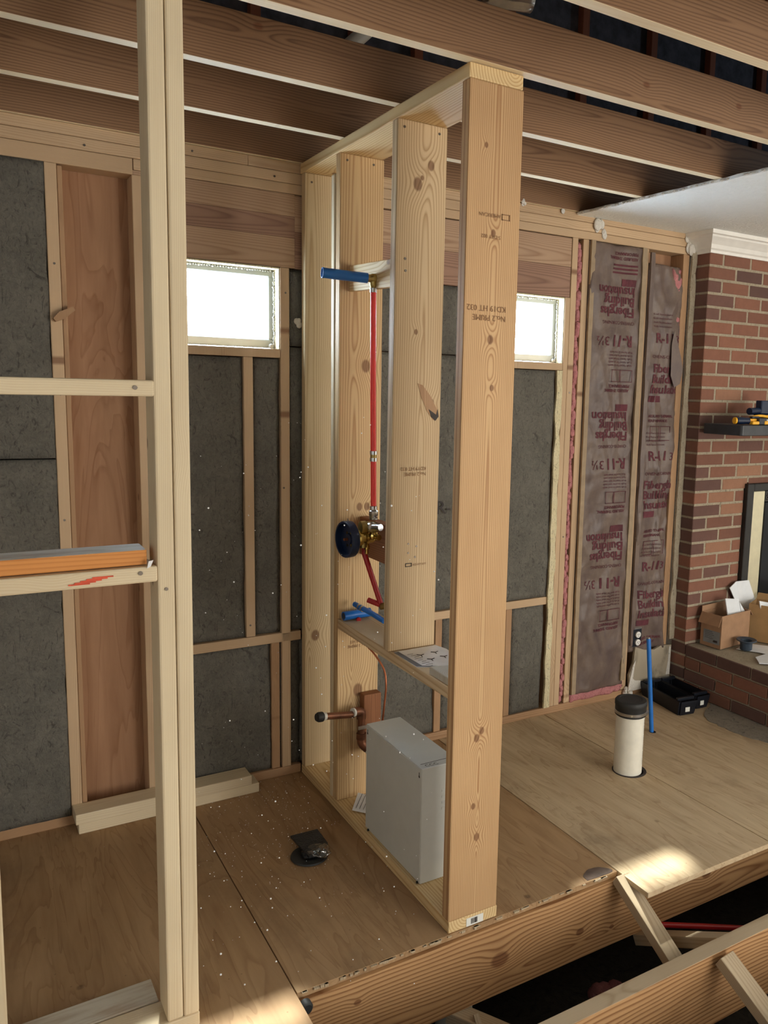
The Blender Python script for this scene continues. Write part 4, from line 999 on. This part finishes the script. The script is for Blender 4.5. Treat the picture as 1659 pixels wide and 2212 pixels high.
add_tube(bm, [mw1 @ Vector((-.1266, -.045, .035)), mw1 @ Vector((-.1266, -.02, .035))], .006, 4)
o = from_bm('label_print', bm, M['ink'], c1_); o['kind'] = 'stuff'
tag(quad('foam_insert', [mw1 @ Vector(p) for p in ((-.045, -.045, .150), (.065, -.050, .155), (.085, -.01, .235), (-.005, .01, .245))], M['foamwhite'], None, .006), 'white folded card standing in the small open carton', 'packing')
tag(quad('foam_insert', [mw1 @ Vector(p) for p in ((.070, -.050, .155), (.112, -.045, .160), (.098, -.01, .215), (.091, -.012, .222))], M['foamwhite'], None, .006), 'narrow white card tucked beside the folded card in the small carton', 'packing')
c2_, mw2 = carton('cardboard_box', (2.634, -.305), R(-66.8), .28, .14, .205, M['card2'], 'larger tan cardboard box at the right edge on the hearth', [((-1, 1), (1, 1), (0, .03, .03), 0)])
lp = tag(quad('bent_panel', [at(1590, 1256, Y=-.125), at(1617, 1253, Y=-.125), at(1638, 1318, Y=-.125), at(1602, 1326, Y=-.125)], M['foamwhite'], None, .005), 'tall white bent panel leaning behind the cardboard boxes', 'packing')
quad('bent_lip', [at(1576, 1270, Y=-.13), at(1590, 1256, Y=-.125), at(1602, 1326, Y=-.125), at(1600, 1326, Y=-.128)], M['foamwhite'], lp, .004)
tag(quad('white_flap', [at(1640, 1298, Y=-.26), at(1662, 1302, Y=-.26), at(1662, 1322, Y=-.26), at(1643, 1318, Y=-.26)], M['foamwhite'], None, .005), 'white card corner sticking up out of the larger tan box', 'packing')
fc = at(1611, 1403, Z=hz)
lathe('plastic_flange', [(.030, 0), (.031, .002), (.032, .035), (.036, .042), (.052, .050), (.053, .054), (.050, .056), (.030, .050), (.026, .01)], fc+Vector((.0, .0, .0005)), (0, 0, 1), M['slate'], None, 32)
tag(bpy.data.objects['plastic_flange'], 'dark slate plastic flange standing on the hearth in front of the boxes', 'flange')
def papers(nm, pts, z, label, mat='paper', grp=None):
    return tag(quad(nm, [Vector((p[0], p[1], z)) for p in pts], M[mat], None, .0012), label, 'paper')
papers('paper_sheet', [(2.32, -.295), (2.45, -.25), (2.56, -.40), (2.42, -.47)], hz+.0012, 'white paper sheet lying on the hearth beside the slate flange')
papers('paper_sheet', [(2.345, -.31), (2.46, -.285), (2.54, -.44), (2.40, -.475)], hz+.003, 'white paper sheet on the hearth, on top of the one by the flange')
pb = [at(1632, 1420, Z=hz+.006), at(1659, 1412, Z=hz+.006), at(1680, 1436, Z=hz+.006), at(1640, 1433, Z=hz+.006)]
tag(quad('crumpled_bag', [pb[0], pb[1], pb[2]+Vector((0, 0, .002)), pb[3]], M['foamwhite'], None, .004), 'small crumpled white bag at the front edge of the hearth', 'bag')

# ---------------------------------------------------------------- overhead and below the floor
vp0, vp1 = at(825, 38, Y=-.22), at(740, 112, Y=-.22)
tag(cyl('vent_pipe', vp0, vp1, .026, M['pvc']), 'white plastic pipe crossing the dark attic above the joists', 'pipe')
fl0 = at(1100, -6, Y=-1.0)
bm = bmesh.new(); add_cyl(bm, at(1040, -22, Y=-1.0), at(1150, -8, Y=-1.05), .042, n=24)
bmesh.ops.subdivide_edges(bm, edges=bm.edges[:], cuts=6, use_grid_fill=True)
for v in bm.verts: v.co += Vector((1, 1, 1))*.006*noise.noise(v.co*50)
tag(from_bm('foil_duct', bm, M['steel'], None, True), 'shiny foil duct at the top edge above the nearest joists', 'duct')
tag(cyl('sewer_pipe', (.075, -1.12, -1.0), (.075, -1.12, -.26), .058, M['pvc'], None, n=32), 'fat white pipe standing in the dark space below the floor', 'pipe')
tag(lathe('black_pipe_end', [(.012, 0), (.0175, .003), (.0175, .02), (.013, .026)], at(657, 2168, Y=-1.2135)+Vector((0, .0, 0)), (0, -1, 0), M['blackrubber'], None, 20), 'black round pipe end on the beam face at the plywood corner', 'pipe')
bm = bmesh.new()
for i in range(26):
    t = i/25; bmesh.ops.create_icosphere(bm, subdivisions=2, radius=.022+.010*random.random(), matrix=Matrix.Translation((.72+.30*t, -1.06-.12*t, -.56-.03*random.random())))
tag(from_bm('insulation_scrap', bm, M['pink'], None, True), 'pink insulation scrap in the dark space under the floor', 'insulation')
for nm, off, mt_, lab in (('water_line', 0, 'bluepex', 'blue water line running in the dark under the right-hand floor'), ('water_line', .03, 'darkredpex', 'red water line beside the blue one under the right-hand floor')):
    a_, b_ = Vector((.86+off, -1.22, -.30+off*1.2)), Vector((1.25+off, -1.36, -.37+off*1.2))
    tag(tube(nm, [a_+Vector((-.03, .015, 0)), a_, b_, b_+Vector((.4, -.2, -.05))], .010, M[mt_], None), lab, 'pipe')

# sawdust on the floor and drifting in the window light
bm = bmesh.new(); rnd = random.Random(3)
for i in range(420):
    x, y = rnd.gauss(-.22, .16), -abs(rnd.gauss(.25, .35)); 
    if x > -.02 or y < -1.15: continue
    s = .0006+.0012*rnd.random()**2; bmesh.ops.create_icosphere(bm, subdivisions=1, radius=s, matrix=Matrix.Translation((x, y, s)))
tag(from_bm('sawdust', bm, M['paper']), 'fine white sawdust crumbs on the floor left of the partition', 'sawdust', kind='stuff')
bm = bmesh.new()
for i in range(260):
    p = at(rnd.uniform(430, 960), rnd.uniform(900, 2150), Y=rnd.uniform(-2.0, -.1))
    if p.z < .02 or (p.x > -.02 and p.y > -1.25): continue
    bmesh.ops.create_icosphere(bm, subdivisions=1, radius=.0008+.0010*rnd.random(), matrix=Matrix.Translation(p))
tag(from_bm('dust_specks', bm, M['paper']), 'bright dust specks drifting in the air left of the partition', 'dust', kind='stuff')
